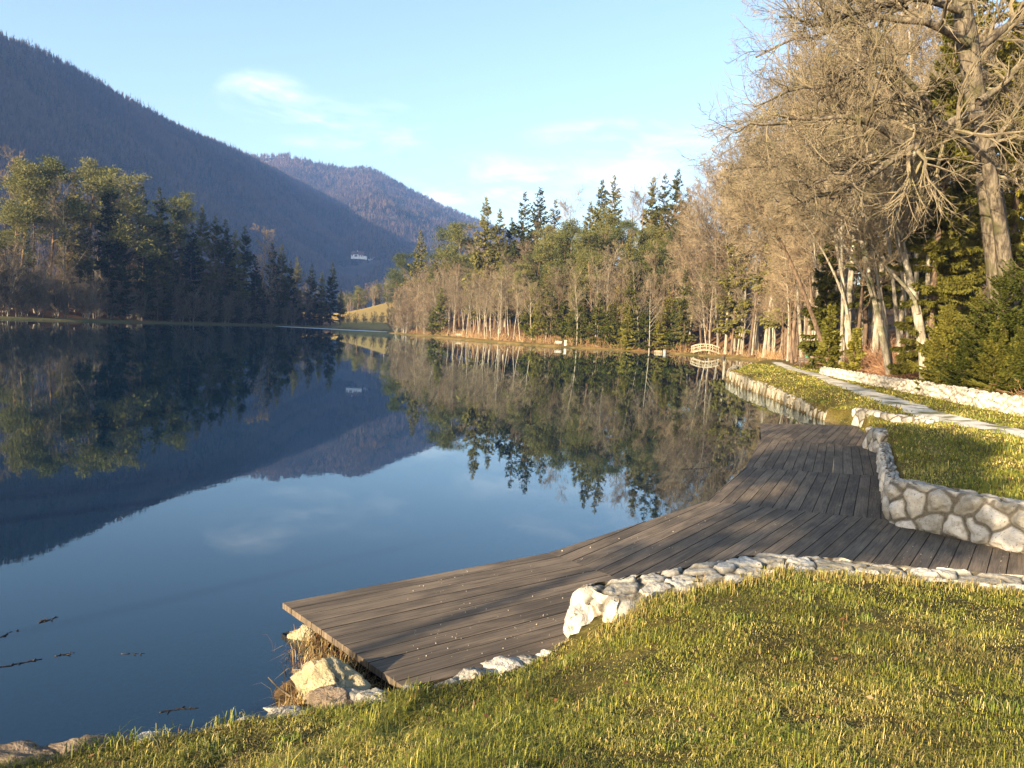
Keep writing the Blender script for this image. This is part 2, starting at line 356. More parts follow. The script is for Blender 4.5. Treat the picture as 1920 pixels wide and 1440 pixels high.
df = nd(nt, 'ShaderNodeBsdfDiffuse', {'Color': (.006, .024, .046, 1)}); tr = nd(nt, 'ShaderNodeBsdfTransparent', {'Color': (.45, .47, .36, 1)})
ms = nd(nt, 'ShaderNodeMixShader', {0: .5}); nt.links.new(df.outputs[0], ms.inputs[1]); nt.links.new(tr.outputs[0], ms.inputs[2])
m2 = nd(nt, 'ShaderNodeMixShader', {0: fr.outputs[0]}); nt.links.new(ms.outputs[0], m2.inputs[1]); nt.links.new(gl.outputs[0], m2.inputs[2])
nt.links.new(m2.outputs[0], out.inputs[0])
tag(obj('lake_water', mesh('lake_water', [(-160, -25, 0), (60, -25, 0), (60, 330, 0), (-160, 330, 0)], np.array([[0, 1, 2, 3]]), wm)), kind='structure')
painted_sky_sheen = two_tone('sky_sheen_paint', (.5, .58, .66), (.72, .78, .84), .3, .35)  # sky reflected in ripples at the lake end, painted as a pale sheet
iv = [(-80, 262), (-72, 252), (-58, 250), (-44, 254), (-39.5, 268), (-41, 276), (-56, 270), (-70, 272)]
iv = np.array([(x, y, .015) for x, y in iv]); iv = np.concatenate([iv, [iv.mean(0)]])
tag(obj('painted_sky_sheen', mesh('painted_sky_sheen', iv, np.array([[i, (i+1) % 8, 8] for i in range(8)]), painted_sky_sheen)), kind='structure')

# ------------------------------------------------------------------ mountains
def colray(px, py, y):
    p = PX(px, py, y); return p
MS = 1.6
def mountain(name, rows, foot_y, foot_z, mat, nd_=60, back=500):
    """rows: (px, py, y) of the ridge; the slope runs down from it towards the lake"""
    r = np.array([colray(a, b, y*MS) for a, b, y in rows]); foot_y = [(a*MS, b*MS) for a, b in foot_y]
    n = 220; q, s = resample(r, n)
    fx = np.interp(np.linspace(0, 1, n), np.linspace(0, 1, len(foot_y)), [f[0] for f in foot_y]); fy = np.interp(np.linspace(0, 1, n), np.linspace(0, 1, len(foot_y)), [f[1] for f in foot_y])
    foot = np.stack([fx, fy, np.full(n, foot_z)], 1)
    tt = np.linspace(0, 1, nd_)
    prof = tt**1.12
    G = foot[:, None]*(1-tt)[None, :, None]+q[:, None]*tt[None, :, None]
    G[..., 2] = foot[:, None, 2]+(q[:, None, 2]-foot[:, None, 2])*prof[None]
    k = np.sin(tt*math.pi)[None]
    G[..., 2] += k*(26*fbm(G[..., 0], G[..., 1], .006, 31)+5*fbm(G[..., 0], G[..., 1], .03, 33))
    d = norm((q-foot)*np.array([1, 1, 0])); B = q[:, None]+d[:, None]*np.linspace(0, back, 14)[None, 1:, None]
    B[..., 2] = q[:, None, 2]*(1-np.linspace(0, 1, 14)[None, 1:]**1.3)-5
    G = np.concatenate([G, B], 1); K = G.shape[1]; ii = np.arange(n*K).reshape(n, K)
    F = np.stack([ii[:-1, :-1], ii[1:, :-1], ii[1:, 1:], ii[:-1, 1:]], -1).reshape(-1, 4)
    o = obj(name, mesh(name, G.reshape(-1, 3), F, mat, True)); tag(o, kind='structure')
    return G[:, :nd_]
mm = two_tone('mountain_slope', (.035, .028, .024), (.065, .05, .04), .02, .95)
mm2, nt, b = nmat('far_slope', .95, .1); v = coords(nt); n_ = noise(nt, v, .012, 5, .6)
tt_ = nd(nt, 'ShaderNodeTexCoord').outputs['Object']; sx = nd(nt, 'ShaderNodeSeparateXYZ', {0: tt_})
base(nt, b, mix(nt, ramp(nt, n_, .62, .7), mix(nt, ramp(nt, n_, .4, .6), (.05, .04, .032), (.09, .07, .055)), (.42, .40, .37)))
GA = mountain('mountain', [(-420, -120, 440), (-220, -40, 530), (0, 78, 620), (90, 112, 680), (200, 172, 760), (330, 243, 880), (460, 296, 1050), (560, 345, 1250), (660, 395, 1480)],
              [(-330, 260), (-270, 330), (-210, 400), (-185, 470), (-170, 540), (-150, 620), (-120, 720), (-60, 820), (0, 900)], 6, mm)
GB = mountain('far_mountain', [(330, 330, 1500), (420, 304, 1500), (470, 297, 1500), (540, 295, 1520), (600, 313, 1560), (650, 321, 1600), (690, 318, 1620), (722, 332, 1640), (760, 356, 1650), (820, 386, 1660), (885, 414, 1680), (980, 452, 1700), (1150, 500, 1720)],
              [(-330, 900), (-200, 760), (-110, 640), (-70, 560), (-30, 560), (120, 620)], 12, mm2)
# the off-shore hill that keeps the low sun from the middle of the opposite bank
hx = np.linspace(-1, 1, 41)
HX, HY = np.meshgrid(hx, hx, indexing='ij'); HR = np.hypot(HX, HY)
HZ = 120*np.cos(np.clip(HR, 0, 1)*math.pi/2)**.8-4+6*fbm(HX, HY, 4, 2)*(HR < .95)
hv = np.stack([-312+HX*85, 8+HY*62, HZ], -1).reshape(-1, 3); ii = np.arange(41*41).reshape(41, 41)
tag(obj('hill', mesh('hill', hv, np.stack([ii[:-1, :-1], ii[1:, :-1], ii[1:, 1:], ii[:-1, 1:]], -1).reshape(-1, 4), mm, True)), kind='structure')
# ------------------------------------------------------------------ tree generators
def perp(d, r):
    v = r.normal(size=d.shape); v -= (v*d).sum(-1, keepdims=True)*d; return norm(v)
def grow(r, pos, d, L, r0, k=4, wob=.12, up=0.0, tip=.35, rmin=.004):
    """polylines from pos along d; returns P (m,k,3), R (m,k)"""
    m_ = len(pos); Pt = np.empty((m_, k, 3)); Pt[:, 0] = pos; d = d.copy(); st = (L/(k-1))[:, None]
    for i in range(1, k):
        d = norm(d+wob*r.normal(size=d.shape)+np.array([0, 0, up]))
        Pt[:, i] = Pt[:, i-1]+d*st
    Rd = np.maximum(r0[:, None]*(1-(1-tip)*np.linspace(0, 1, k)[None]), rmin)
    return Pt, Rd
def sprout(r, Pt, Rd, n, t0, t1, ang, lf, rs, k=4, wob=.15, up=.05, tip=.3, rmin=.004, shape=.6, plen=None, flat=0.0):
    m_, kk, _ = Pt.shape
    t = (np.tile((np.arange(n)+.5)/n, (m_, 1))+r.uniform(-.5, .5, (m_, n))/n)*(t1-t0)+t0
    f = np.clip(t, 0, .999)*(kk-1); i = f.astype(int); u = (f-i)[..., None]; ar = np.arange(m_)[:, None]
    pos = Pt[ar, i]*(1-u)+Pt[ar, i+1]*u; T = norm(Pt[ar, i+1]-Pt[ar, i]); rad = Rd[ar, i]*(1-u[..., 0])+Rd[ar, i+1]*u[..., 0]
    Lp = np.linalg.norm(np.diff(Pt, axis=1), axis=-1).sum(1) if plen is None else plen
    pos = pos.reshape(-1, 3); T = T.reshape(-1, 3); t = t.reshape(-1); rad = rad.reshape(-1)
    a = np.radians(ang[0]+(ang[1]-ang[0])*r.random(len(pos)))[:, None]
    pp = perp(T, r)
    if flat: pp = norm(pp*np.array([1, 1, 1-flat]))
    d = norm(np.cos(a)*T+np.sin(a)*pp)
    L = np.repeat(Lp, n)*lf*(1-shape*(t-t0)/max(t1-t0, .01))*r.uniform(.7, 1.2, len(pos))
    return grow(r, pos, d, L, np.minimum(rad*rs, rad*.9), k, wob, up, tip, rmin)
def tube_mb(mb, lst, sides):
    for (Pt, Rd), s in zip(lst, sides): mb.add(*tubes(Pt, Rd, s))
    return mb
def bare_tree(seed, Ht, spread=.34, n=(16, 6, 6, 4), clear=.35, rtrunk=None, lean=(0, 0), twig=.011, stems=1, updir=.09):
    r = np.random.default_rng(seed)
    rt = rtrunk or Ht*.0105
    P0 = []; R_ = []
    for s in range(stems):
        b = np.array([[.35*math.cos(s*2.4), .35*math.sin(s*2.4), -.5]])*(1 if stems > 1 else 0)+np.array([[0, 0, -.5]])*(stems == 1)
        d = norm(np.array([[lean[0]+(.16*math.cos(s*2.4+.5) if stems > 1 else 0), lean[1]+(.16*math.sin(s*2.4+.5) if stems > 1 else 0), 1.]]))
        p_, q_ = grow(r, b, d, np.array([(Ht+.5)*(1-.12*s)]), np.array([rt*(1-.2*s)]), 10, .035, .03, .12)
        P0.append(p_); R_.append(q_)
    P0 = np.concatenate(P0); R_ = np.concatenate(R_); R_[:, 0] *= 1.35
    l1 = sprout(r, P0, R_, n[0], clear, .98, (35, 62), spread, .5, 6, .10, updir, .2, twig*1.6, .55)
    l2 = sprout(r, *l1, n[1], .2, .97, (28, 60), .5, .6, 5, .14, updir*.7, .3, twig*1.2, .5)
    l3 = sprout(r, *l2, n[2], .12, 1.0, (25, 60), .55, .6, 4, .16, updir*.5, .3, twig, .4)
    l4 = sprout(r, *l3, n[3], .15, 1.0, (20, 55), .6, .7, 3, .15, updir*.4, .5, twig*.8, .3)
    tr = tube_mb(MB(), [(P0, R_), l1], [8, 5]); cr = tube_mb(MB(), [l2, l3, l4], [4, 3, 3])
    return tr, cr
def cards(pos, d, nrm, L, W):
    """kite-shaped sprays: pos + direction d, width along cross"""
    s = norm(np.cross(d, nrm))
    a = pos; b_ = pos+d*(L*.45)[:, None]+s*(W/2)[:, None]; c_ = pos+d*L[:, None]; e = pos+d*(L*.45)[:, None]-s*(W/2)[:, None]
    V = np.stack([a, b_, c_, e], 1).reshape(-1, 3); return V, np.arange(len(V)).reshape(-1, 4)
def spruce(seed, Ht, wid=.17, nb=170, nc=34, size=.55, clear=.12, droop=.5, hang=.55, base_r=None):
    r = np.random.default_rng(seed)
    tr = MB(); k = 8; z = np.linspace(-.4, Ht, k); tr.add(*tubes(np.stack([r.normal(0, .03, k), r.normal(0, .03, k), z], 1)[None], ((base_r or Ht*.011)*(1-np.linspace(0, 1, k)*.95))[None], 8))
    t = np.sort(r.random(nb))**.9; zb = Ht*(clear+(1-clear)*t)
    prof = np.minimum((1-t)**.75, .55+1.6*t)*(1+.18*np.sin(t*31+seed))
    L = np.maximum(Ht*wid*prof*r.uniform(.65, 1.15, nb), .18)
    az = r.random(nb)*2*math.pi; k = 5; s = np.linspace(0, 1, k)
    el = .12+.55*t
    rad = L[:, None]*s; drop = L[:, None]*(el[:, None]*s-droop*(1-t[:, None]*.7)*s**1.6+.22*s**4)
    Pt = np.stack([rad*np.cos(az)[:, None], rad*np.sin(az)[:, None], zb[:, None]+drop], -1)
    tr.add(*tubes(Pt, np.maximum(.05*(1-s[None]*.9)*(L[:, None]/4), .008), 3))
    n = np.maximum((nc*L/L.mean()).astype(int), 4); bi = np.repeat(np.arange(nb), n)
    u = r.random(len(bi))**.75; f = np.clip(u, .05, .999)*(k-1); i = f.astype(int); fr_ = (f-i)[:, None]
    pos = Pt[bi, i]*(1-fr_)+Pt[bi, i+1]*fr_; T = norm(Pt[bi, i+1]-Pt[bi, i])
    side = norm(np.cross(T, np.array([0, 0, 1.])))*r.choice([-1, 1], len(bi))[:, None]
    d = norm(T*.65+side*r.uniform(.1, 1.0, (len(bi), 1))+np.array([0, 0, -1])*r.uniform(0, 2*hang, (len(bi), 1))+.15*r.normal(size=(len(bi), 3)))
    sz = size*r.uniform(.55, 1.25, len(bi))*(.55+.45*np.minimum(L[bi]/L.mean(), 1.2))
    nv = norm(np.array([0, 0, 1.])+.7*r.normal(size=(len(bi), 3)))
    cr = MB(); cr.add(*cards(pos, d, nv, sz, sz*.42))
    # leader
    n2 = 14; cr.add(*cards(np.stack([np.zeros(n2), np.zeros(n2), Ht-r.random(n2)*.06*Ht], 1), norm(np.stack([r.normal(size=n2), r.normal(size=n2), r.uniform(.4, 1.6, n2)], 1)), norm(r.normal(size=(n2, 3))), np.full(n2, size*.9), np.full(n2, size*.3)))
    return tr, cr
def pine(seed, Ht, clear=.5, spread=.2, nl=24, nclump=4, ncard=70, size=.42):
    r = np.random.default_rng(seed); k = 9
    d = norm(np.array([[r.normal(0, .03), r.normal(0, .03), 1]])); P0, R_ = grow(r, np.array([[0, 0, -.5]]), d, np.array([Ht*.97]), np.array([Ht*.0125]), k, .03, .02, .2)
    l1 = sprout(r, P0, R_, nl, clear, 1.0, (50, 85), spread, .45, 5, .14, .10, .3, .02, .55)
    l2 = sprout(r, *l1, nclump, .35, 1.05, (20, 60), .45, .6, 3, .12, .15, .4, .012, .3)
    tr = tube_mb(MB(), [(P0, R_), l1, l2], [8, 5, 3])
    ends = np.concatenate([l2[0][:, -1], l1[0][:, -1], P0[:, -1]]); m_ = len(ends)
    g = r.normal(size=(m_, ncard, 3))*np.array([.62, .62, .30])*Ht/24*r.uniform(.7, 1.3, (m_, 1, 1))
    pos = (ends[:, None]+g).reshape(-1, 3); d = norm(g.reshape(-1, 3)*np.array([1, 1, 1.2])+np.array([0, 0, .35])+.35*r.normal(size=(len(pos), 3)))
    sz = size*r.uniform(.6, 1.2, len(pos)); cr = MB(); cr.add(*cards(pos, d, norm(r.normal(size=(len(pos), 3))), sz, sz*.4))
    return tr, cr
LIB = {}
def lib(kind, tr, cr, mtr, mcr, Ht):
    LIB.setdefault(kind, []).append((tr.mesh(kind+'_trunk', mtr, True), cr.mesh(kind+'_crown', mcr), Ht))
for i in range(7): lib('bare', *bare_tree(100+i, 20, .30+.02*(i % 3), (18, 7, 6, 4), .30+.05*(i % 3), .17+.02*(i % 3), (.05*math.sin(i*2), .05*math.cos(i*2))), MAT['bark_grey'], MAT['twig'], 20)
for i in range(5): lib('bare_high', *bare_tree(180+i, 20, .30+.02*(i % 3), (18, 7, 6, 4), .50+.05*(i % 3), .16, (.05*math.sin(i*2), .05*math.cos(i*2))), MAT['bark_grey'], MAT['twig'], 20)
for i in range(3): lib('bare_red', *bare_tree(140+i, 20, .34, (20, 7, 6, 4), .24, .17), MAT['bark_dark'], MAT['twig_red'], 20)
for i in range(4): lib('shrub', *bare_tree(160+i, 9, .42, (11, 6, 6, 4), .12, .085, twig=.013, stems=4, updir=.12), MAT['bark_grey'], MAT['twig_red' if i % 2 else 'twig'], 9)
for i in range(5): lib('spruce', *spruce(200+i, 24, .155+.02*(i % 3), 190, 40, .62, .10+.05*(i % 2)), MAT['bark_dark'], MAT['spruce'], 24)
for i in range(2): lib('dark', *spruce(220+i, 24, .17, 180, 38, .65, .06), MAT['bark_dark'], MAT['dark_spruce'], 24)
for i in range(4): lib('pine', *pine(240+i, 24, .42+.06*(i % 3), .20+.02*i), MAT['bark_pine'], MAT['pine'], 24)
for i in range(2): lib('highpine', *pine(251+i, 8.4, .74, .27, 26, 5, 90, .36), MAT['bark_pine'], MAT['pine'], 8.4)
for i in range(3): lib('young', *spruce(260+i, 8, .24, 120, 34, .36, .05, .35, .35), MAT['bark_dark'], MAT['young'], 8)
KINDS = {'bare': ('bare_tree', 'bare tree'), 'bare_high': ('bare_tree', 'bare tree'), 'bare_red': ('bare_tree', 'bare tree'), 'shrub': ('bare_bush', 'bush'), 'spruce': ('spruce_tree', 'spruce'), 'dark': ('spruce_tree', 'spruce'), 'pine': ('pine_tree', 'pine'), 'highpine': ('pine_tree', 'pine'), 'young': ('young_spruce', 'spruce')}
TREES = []   # (root, kind, zone, px, base position, height)
tr_rng = np.random.default_rng(99)
def plant(kind, x, y, Ht, zone, group, lean=(0, 0), wide=1.0):
    tm, cm_, h0 = LIB[kind][tr_rng.integers(len(LIB[kind]))]
    z = gz(x, y)-.1; s = Ht/h0
    e = empty(KINDS[kind][0], (x, y, z), tr_rng.random()*6.283); e.scale = (s*wide, s*wide, s)
    if lean != (0, 0):
        q = Vector((lean[0], lean[1], 1)).to_track_quat('Z', 'Y'); e.rotation_euler = (q @ Matrix.Rotation(tr_rng.random()*6.283, 3, 'Z').to_quaternion()).to_euler()
    obj('trunk', tm, e); obj('crown', cm_, e)
    tag(e, None, KINDS[kind][1], group)
    TREES.append((e, kind, zone, (x, y), Ht)); return e
def plant_px(px, py, y, kind, zone, group, **kw):
    p = PX(px, py, y)
    while group == GN and sdist(np.array([p[0]]), np.array([y]), FOR_R)[0] < 1.5: y += 2; p = PX(px, py, y)
    plant(kind, p[0], y, max(p[2]-gz(p[0], y), 3), zone, group, **kw)
GN = 'trees of the wood beside the path'; GR = 'trees of the sunlit wood across the lake'; GL = 'trees on the shaded bank'
# skyline trees of the wood on the right bank: pixel of the top, distance
for px, py, y, kd in ((790, 432, 240, 'spruce'), (757, 480, 258, 'pine'), (744, 505, 266, 'pine'), (838, 428, 224, 'pine'), (862, 425, 218, 'pine'), (824, 458, 232, 'spruce'), (912, 370, 198, 'spruce'), (938, 392, 196, 'spruce'),
                      (960, 408, 205, 'dark'), (985, 360, 190, 'spruce'), (1013, 352, 186, 'spruce'), (1042, 374, 192, 'spruce'), (1072, 380, 182, 'bare_red'), (1030, 432, 172, 'pine'), (1075, 418, 168, 'pine'), (1108, 378, 180, 'spruce'),
                      (1130, 338, 184, 'spruce'), (1152, 330, 182, 'spruce'), (1100, 440, 164, 'pine'), (1180, 374, 176, 'bare_red'), (1205, 360, 172, 'bare_red'), (1226, 332, 172, 'spruce'), (1248, 326, 170, 'spruce'), (1272, 318, 168, 'spruce'),
                      (1290, 352, 164, 'spruce'), (1170, 420, 166, 'pine'), (1240, 405, 158, 'spruce'), (1310, 350, 162, 'bare_red'), (1340, 332, 155, 'bare'), (1374, 326, 148, 'spruce'), (1330, 410, 146, 'bare'), (1400, 330, 140, 'bare_red'), (1430, 300, 132, 'bare_red'),
                      (885, 440, 214, 'bare_red'), (800, 500, 226, 'bare_red'), (1000, 430, 182, 'bare_red'), (950, 450, 190, 'spruce'), (1130, 400, 172, 'pine'), (1060, 450, 166, 'spruce'), (1205, 430, 156, 'spruce'), (1270, 420, 152, 'pine'),
                      (1460, 280, 128, 'bare'), (1500, 265, 118, 'spruce'), (1540, 250, 108, 'bare_red'), (1390, 400, 136, 'spruce')):
    plant_px(px, py, y, kd, 'wood', GR)
# front rows along the far right bank
edge = resample(FOR_R[9:16], 200)[0]; T = norm(np.gradient(edge, axis=0)); N_ = np.stack([-T[:, 1], T[:, 0]], 1)
if sdist(np.array([edge[100, 0]+N_[100, 0]*3]), np.array([edge[100, 1]+N_[100, 1]*3]), FOR_R)[0] < 0: N_ = -N_
r = np.random.default_rng(5)
for row, (off, step, hh_, kinds) in enumerate(((1.0, 3.0, (12, 16), ['bare', 'bare', 'bare', 'bare_red']), (4.5, 3.2, (14, 18), ['bare', 'bare_red', 'pine', 'bare', 'bare_red']), (9, 4, (16, 20), ['pine', 'bare_red', 'spruce', 'pine', 'bare']), (15, 5, (16, 20), ['pine', 'spruce', 'bare_red', 'pine', 'spruce']))):
    L_ = np.hypot(*(edge[1:]-edge[:-1]).T).sum(); n = int(L_/step)
    for j in range(n):
        t = (j+.5+r.uniform(-.35, .35))/n*199; i = int(t); p = edge[i]+N_[i]*(off+r.uniform(-1.2, 1.2))
        kk = kinds[r.integers(len(kinds))]
        if 2 < p[0] < 31 and r.random() < .5: kk = ['spruce', 'pine', 'young', 'spruce'][r.integers(4)]
        plant(kk, p[0], p[1], r.uniform(*hh_)*(.6 if kk == 'young' else 1), 'shore' if row == 0 else 'slope', GR, lean=(-.10*N_[i, 0]*r.random()+r.normal(0, .04), -.10*N_[i, 1]*r.random()+r.normal(0, .04)))
for px, py, y in ((1058, 545, 158), (1092, 560, 153), (1125, 548, 150), (1160, 535, 150), (1185, 520, 148), (1215, 560, 146), (1240, 575, 145), (1145, 570, 149), (1075, 580, 154), (1180, 575, 147), (1255, 545, 148), (828, 540, 208), (812, 575, 210), (1010, 560, 164)):
    plant_px(px, py, y, 'young', 'understory', GR)
plant('shrub', -30, 219, 9.5, 'tip', GR); plant('shrub', -34, 229, 9, 'tip', GR); plant('shrub', -31, 224, 11, 'tip', GR); plant('bare_red', -27, 216, 11, 'tip', GR); plant('shrub', -37, 238, 9, 'tip', GR); plant('shrub', -23.5, 211, 7, 'tip', GR)
# the near right-hand wood between the white wall and the far bank
edge = resample(FOR_R[5:10], 200)[0]; T = norm(np.gradient(edge, axis=0)); N_ = np.stack([T[:, 1], -T[:, 0]], 1)
for row, (off, step, hh_, kinds) in enumerate(((1.2, 4.6, (15, 19), ['bare_high', 'bare_high', 'bare_red']), (5.5, 4.6, (17, 21), ['bare_high', 'bare_high', 'bare']), (11, 6, (18, 22), ['bare_high', 'spruce', 'bare_red']), (18, 7, (19, 23), ['bare_red', 'spruce', 'bare']))):
    L_ = np.hypot(*(edge[1:]-edge[:-1]).T).sum(); n = int(L_/step)
    for j in range(n):
        t = (j+.5+r.uniform(-.3, .3))/n*199; i = int(t); p = edge[i]+N_[i]*(off+r.uniform(-1.2, 1.2))
        plant(kinds[r.integers(len(kinds))], p[0], p[1], r.uniform(*hh_), 'shore' if row == 0 else 'slope', GN, lean=(-.12*r.random(), -.06*r.random()))
for px, py, y in ((1318, 372, 150), (1352, 318, 132), (1368, 352, 126), (1385, 300, 122), (1402, 330, 116), (1418, 268, 112), (1436, 300, 106), (1452, 236, 102), (1470, 270, 97), (1488, 205, 94), (1506, 240, 90), (1522, 170, 86), (1540, 215, 82), (1556, 130, 78), (1574, 180, 75), (1592, 95, 72), (1610, 140, 70), (1640, 60, 66), (1670, 100, 62), (1350, 380, 138), (1400, 390, 128), (1440, 360, 118), (1300, 400, 152), (1330, 440, 142), (1580, -10, 66), (1615, -60, 63), (1655, -90, 60), (1700, -80, 58), (1745, -70, 57), (1600, 30, 68)):
    plant_px(px, py, y, 'bare_high' if (px+y) % 4 else 'bare_red', 'slope', GN, lean=(-.06, 0))
# left bank
for px, py, y, kd in ((8, 292, 178, 'bare_red'), (36, 306, 166, 'pine'), (92, 303, 170, 'pine'), (60, 330, 176, 'pine'), (120, 335, 168, 'bare'), (164, 307, 184, 'pine'), (140, 330, 180, 'spruce'), (208, 334, 178, 'dark'), (236, 332, 182, 'pine'), (190, 350, 188, 'bare_red'),
                      (222, 345, 190, 'bare_red'), (268, 347, 200, 'dark'), (253, 378, 190, 'bare_red'), (299, 350, 204, 'dark'), (328, 368, 214, 'dark'), (351, 369, 222, 'pine'), (380, 386, 232, 'spruce'), (300, 400, 198, 'spruce'), (405, 402, 240, 'dark'),
                      (423, 411, 246, 'dark'), (460, 423, 256, 'dark'), (442, 432, 250, 'spruce'), (489, 436, 268, 'bare_red'), (511, 455, 276, 'dark'), (529, 458, 284, 'spruce'), (558, 482, 296, 'spruce'), (545, 490, 290, 'dark'), (585, 495, 302, 'dark'), (624, 492, 308, 'dark'),
                      (604, 510, 306, 'spruce'), (360, 420, 218, 'dark'), (160, 400, 172, 'spruce'), (230, 400, 180, 'dark'), (270, 420, 188, 'dark'), (20, 380, 160, 'pine'), (330, 440, 208, 'bare_red'), (400, 460, 232, 'bare_red'), (480, 480, 256, 'dark'), (575, 520, 290, 'bare_red'), (640, 540, 312, 'spruce')):
    plant_px(px, py, y, kd, 'left', GL)
edge = resample(FOR_L[1:8], 200)[0]; T = norm(np.gradient(edge, axis=0)); N_ = np.stack([-T[:, 1], T[:, 0]], 1)
for row, (off, step, hh_, kinds) in enumerate(((.3, 3.2, (7, 10), ['shrub', 'shrub', 'bare_red']), (2.8, 3.2, (8, 11), ['shrub', 'bare_red', 'shrub']), (5, 4.8, (10, 13), ['shrub', 'bare_red', 'bare']), (11, 6, (12, 15), ['bare_red', 'bare', 'spruce']), (19, 7.5, (13, 17), ['bare', 'dark', 'bare_red']))):
    L_ = np.hypot(*(edge[1:]-edge[:-1]).T).sum(); n = int(L_/step)
    for j in range(n):
        t = (j+.5+r.uniform(-.35, .35))/n*199; i = int(t); p = edge[i]+N_[i]*(off+r.uniform(-1.2, 1.2))
        if p[1] < 138: continue
        k_ = kinds[r.integers(len(kinds))]
        if p[1] > 190 and r.random() < .55: k_ = 'dark'
        plant(k_, p[0], p[1], r.uniform(*hh_)*(1.15 if k_ == 'dark' else 1), 'leftshore' if row < 2 else 'left', GL)
# wood behind the sunlit meadow at the end of the lake
GE = 'trees behind the far meadow'
for j in range(46):
    px = r.uniform(632, 752); y = r.uniform(446, 500); p = PX(px, 540, y)
    plant(['pine', 'bare_red', 'spruce', 'bare', 'pine'][r.integers(5)], p[0], y, r.uniform(11, 16), 'end', GE)
plant_px(672, 538, 352, 'pine', 'meadow', GE, wide=1.25); plant_px(655, 560, 345, 'bare_red', 'meadow', GE); plant_px(640, 552, 348, 'pine', 'meadow', GE)
for px, y in ((668, 322), (684, 326), (700, 324), (716, 328), (730, 318), (652, 318), (640, 316)):
    p = PX(px, 600, y); plant('shrub', p[0], y, r.uniform(3.5, 5), 'meadow', GE)

# ------------------------------------------------------------------ hero trees beside the path
def stems_px(lst, y):
    """[(pixels, r0, r1, y0, y1)] -> polylines resampled to 12 points"""
    Pm, Rm = [], []
    for px, r0, r1, ya, yb in lst:
        n = len(px); p = np.array([PX(a, b_, ya+(yb-ya)*i/(n-1)) for i, (a, b_) in enumerate(px)])
        p, _ = resample(p, 14); Pm.append(p); Rm.append(np.linspace(r0, r1, 14))
    return np.array(Pm), np.array(Rm)
def hero(name, label, cat, stems, limbs, bark, twig, n2, n3, n4, lf=.42, tw=.006, seed=1, n1=0, group=None, lfb=.3, up=.06):
    r = np.random.default_rng(seed)
    Ps, Rs = stems_px(stems, 0)
    Ps[:, 0, 2] -= .3
    base_ = Ps[0, 0].copy(); e = empty(name, base_); tag(e, label, cat, group)
    Ps -= base_
    wav = MB(); V, F = tubes(Ps, Rs*(1+.06*r.normal(size=Rs.shape)), 12); wav.add(V, F); tko = wav.build('trunk', bark, e, True)
    src = []
    if limbs:
        Pl, Rl = stems_px(limbs, 0); Pl -= base_
        wv = np.cumsum(r.normal(size=Pl.shape), 1); wv = wv-wv[:, :1]; Pl += .10*wv*np.minimum(np.linspace(0, 2.5, 14), 1)[None, :, None]+.07*r.normal(size=Pl.shape)*np.linspace(0, 1, 14)[None, :, None]
        for i in range(len(Pl)):
            MB().add(*tubes(Pl[i:i+1], Rl[i:i+1], 8)).build('limb', bark, tko, True)
        src.append(sprout(r, Pl, Rl, n2, .15, 1.0, (25, 65), lf, .55, 6, .2, up, .25, tw*1.6, .45))
    if n1: 
        l1 = sprout(r, Ps, Rs, n1, .56, 1.0, (35, 65), lfb, .45, 7, .12, up, .2, tw*2, .5); src.append(l1)
        src.append(sprout(r, *l1, n3, .15, 1.0, (25, 60), .5, .6, 6, .16, up*.7, .25, tw*1.4, .45))
    cr = MB()
    for s_ in src:
        a_ = sprout(r, *s_, n3, .12, 1.0, (25, 58), .58, .6, 5, .13, up*.6, .3, tw*1.15, .4)
        b_ = sprout(r, *a_, n4, .12, 1.0, (18, 52), .62, .65, 4, .13, up*.4, .4, tw, .35)
        tube_mb(cr, [s_, a_, b_], [5, 4, 3])
    cr.build('crown', twig, e)
    return e
oak_limbs = [([(1838, 215), (1790, 212), (1740, 248), (1690, 268), (1640, 288), (1580, 312), (1500, 335)], 0.228, 0.060, 33.00, 31.00),
             ([(1850, 300), (1800, 248), (1745, 200), (1690, 165), (1630, 118), (1570, 100)], 0.204, 0.048, 32.60, 30.50),
             ([(1690, 268), (1650, 232), (1580, 228), (1500, 238), (1420, 250), (1345, 262)], 0.132, 0.036, 32.00, 29.50),
             ([(1815, 80), (1740, 30), (1660, 35), (1590, 62), (1510, 88), (1420, 118)], 0.180, 0.036, 33.50, 31.00),
             ([(1800, 20), (1720, -20), (1640, 5), (1570, 32), (1530, 10), (1470, -10)], 0.168, 0.036, 33.50, 32.00),
             ([(1835, 190), (1880, 165), (1925, 120), (1990, 90)], 0.156, 0.060, 33.50, 34.00), ([(1820, 110), (1870, 45), (1930, 12), (2000, -30)], 0.204, 0.072, 34.00, 35.00),
             ([(1868, 318), (1900, 325), (1940, 342)], 0.084, 0.048, 33.00, 32.00), ([(1850, 290), (1895, 220), (1940, 160)], 0.120, 0.048, 33.00, 33.00),
             ([(1640, 288), (1600, 315), (1560, 338), (1500, 350), (1430, 345)], 0.096, 0.024, 31.60, 29.50), ([(1745, 200), (1690, 130), (1640, 90), (1560, 160), (1470, 175), (1380, 190)], 0.108, 0.024, 31.50, 30.00),
             ([(1790, -40), (1760, -120), (1680, -170), (1600, -200)], 0.168, 0.048, 34.00, 33.00), ([(1805, 40), (1850, -60), (1880, -160)], 0.168, 0.048, 34.00, 35.00),
             ([(1700, 175), (1640, 200), (1560, 195), (1480, 205), (1400, 222)], 0.084, 0.024, 31.80, 31.80), ([(1580, 312), (1520, 300), (1450, 305), (1370, 320)], 0.060, 0.018, 31.20, 30.50)]
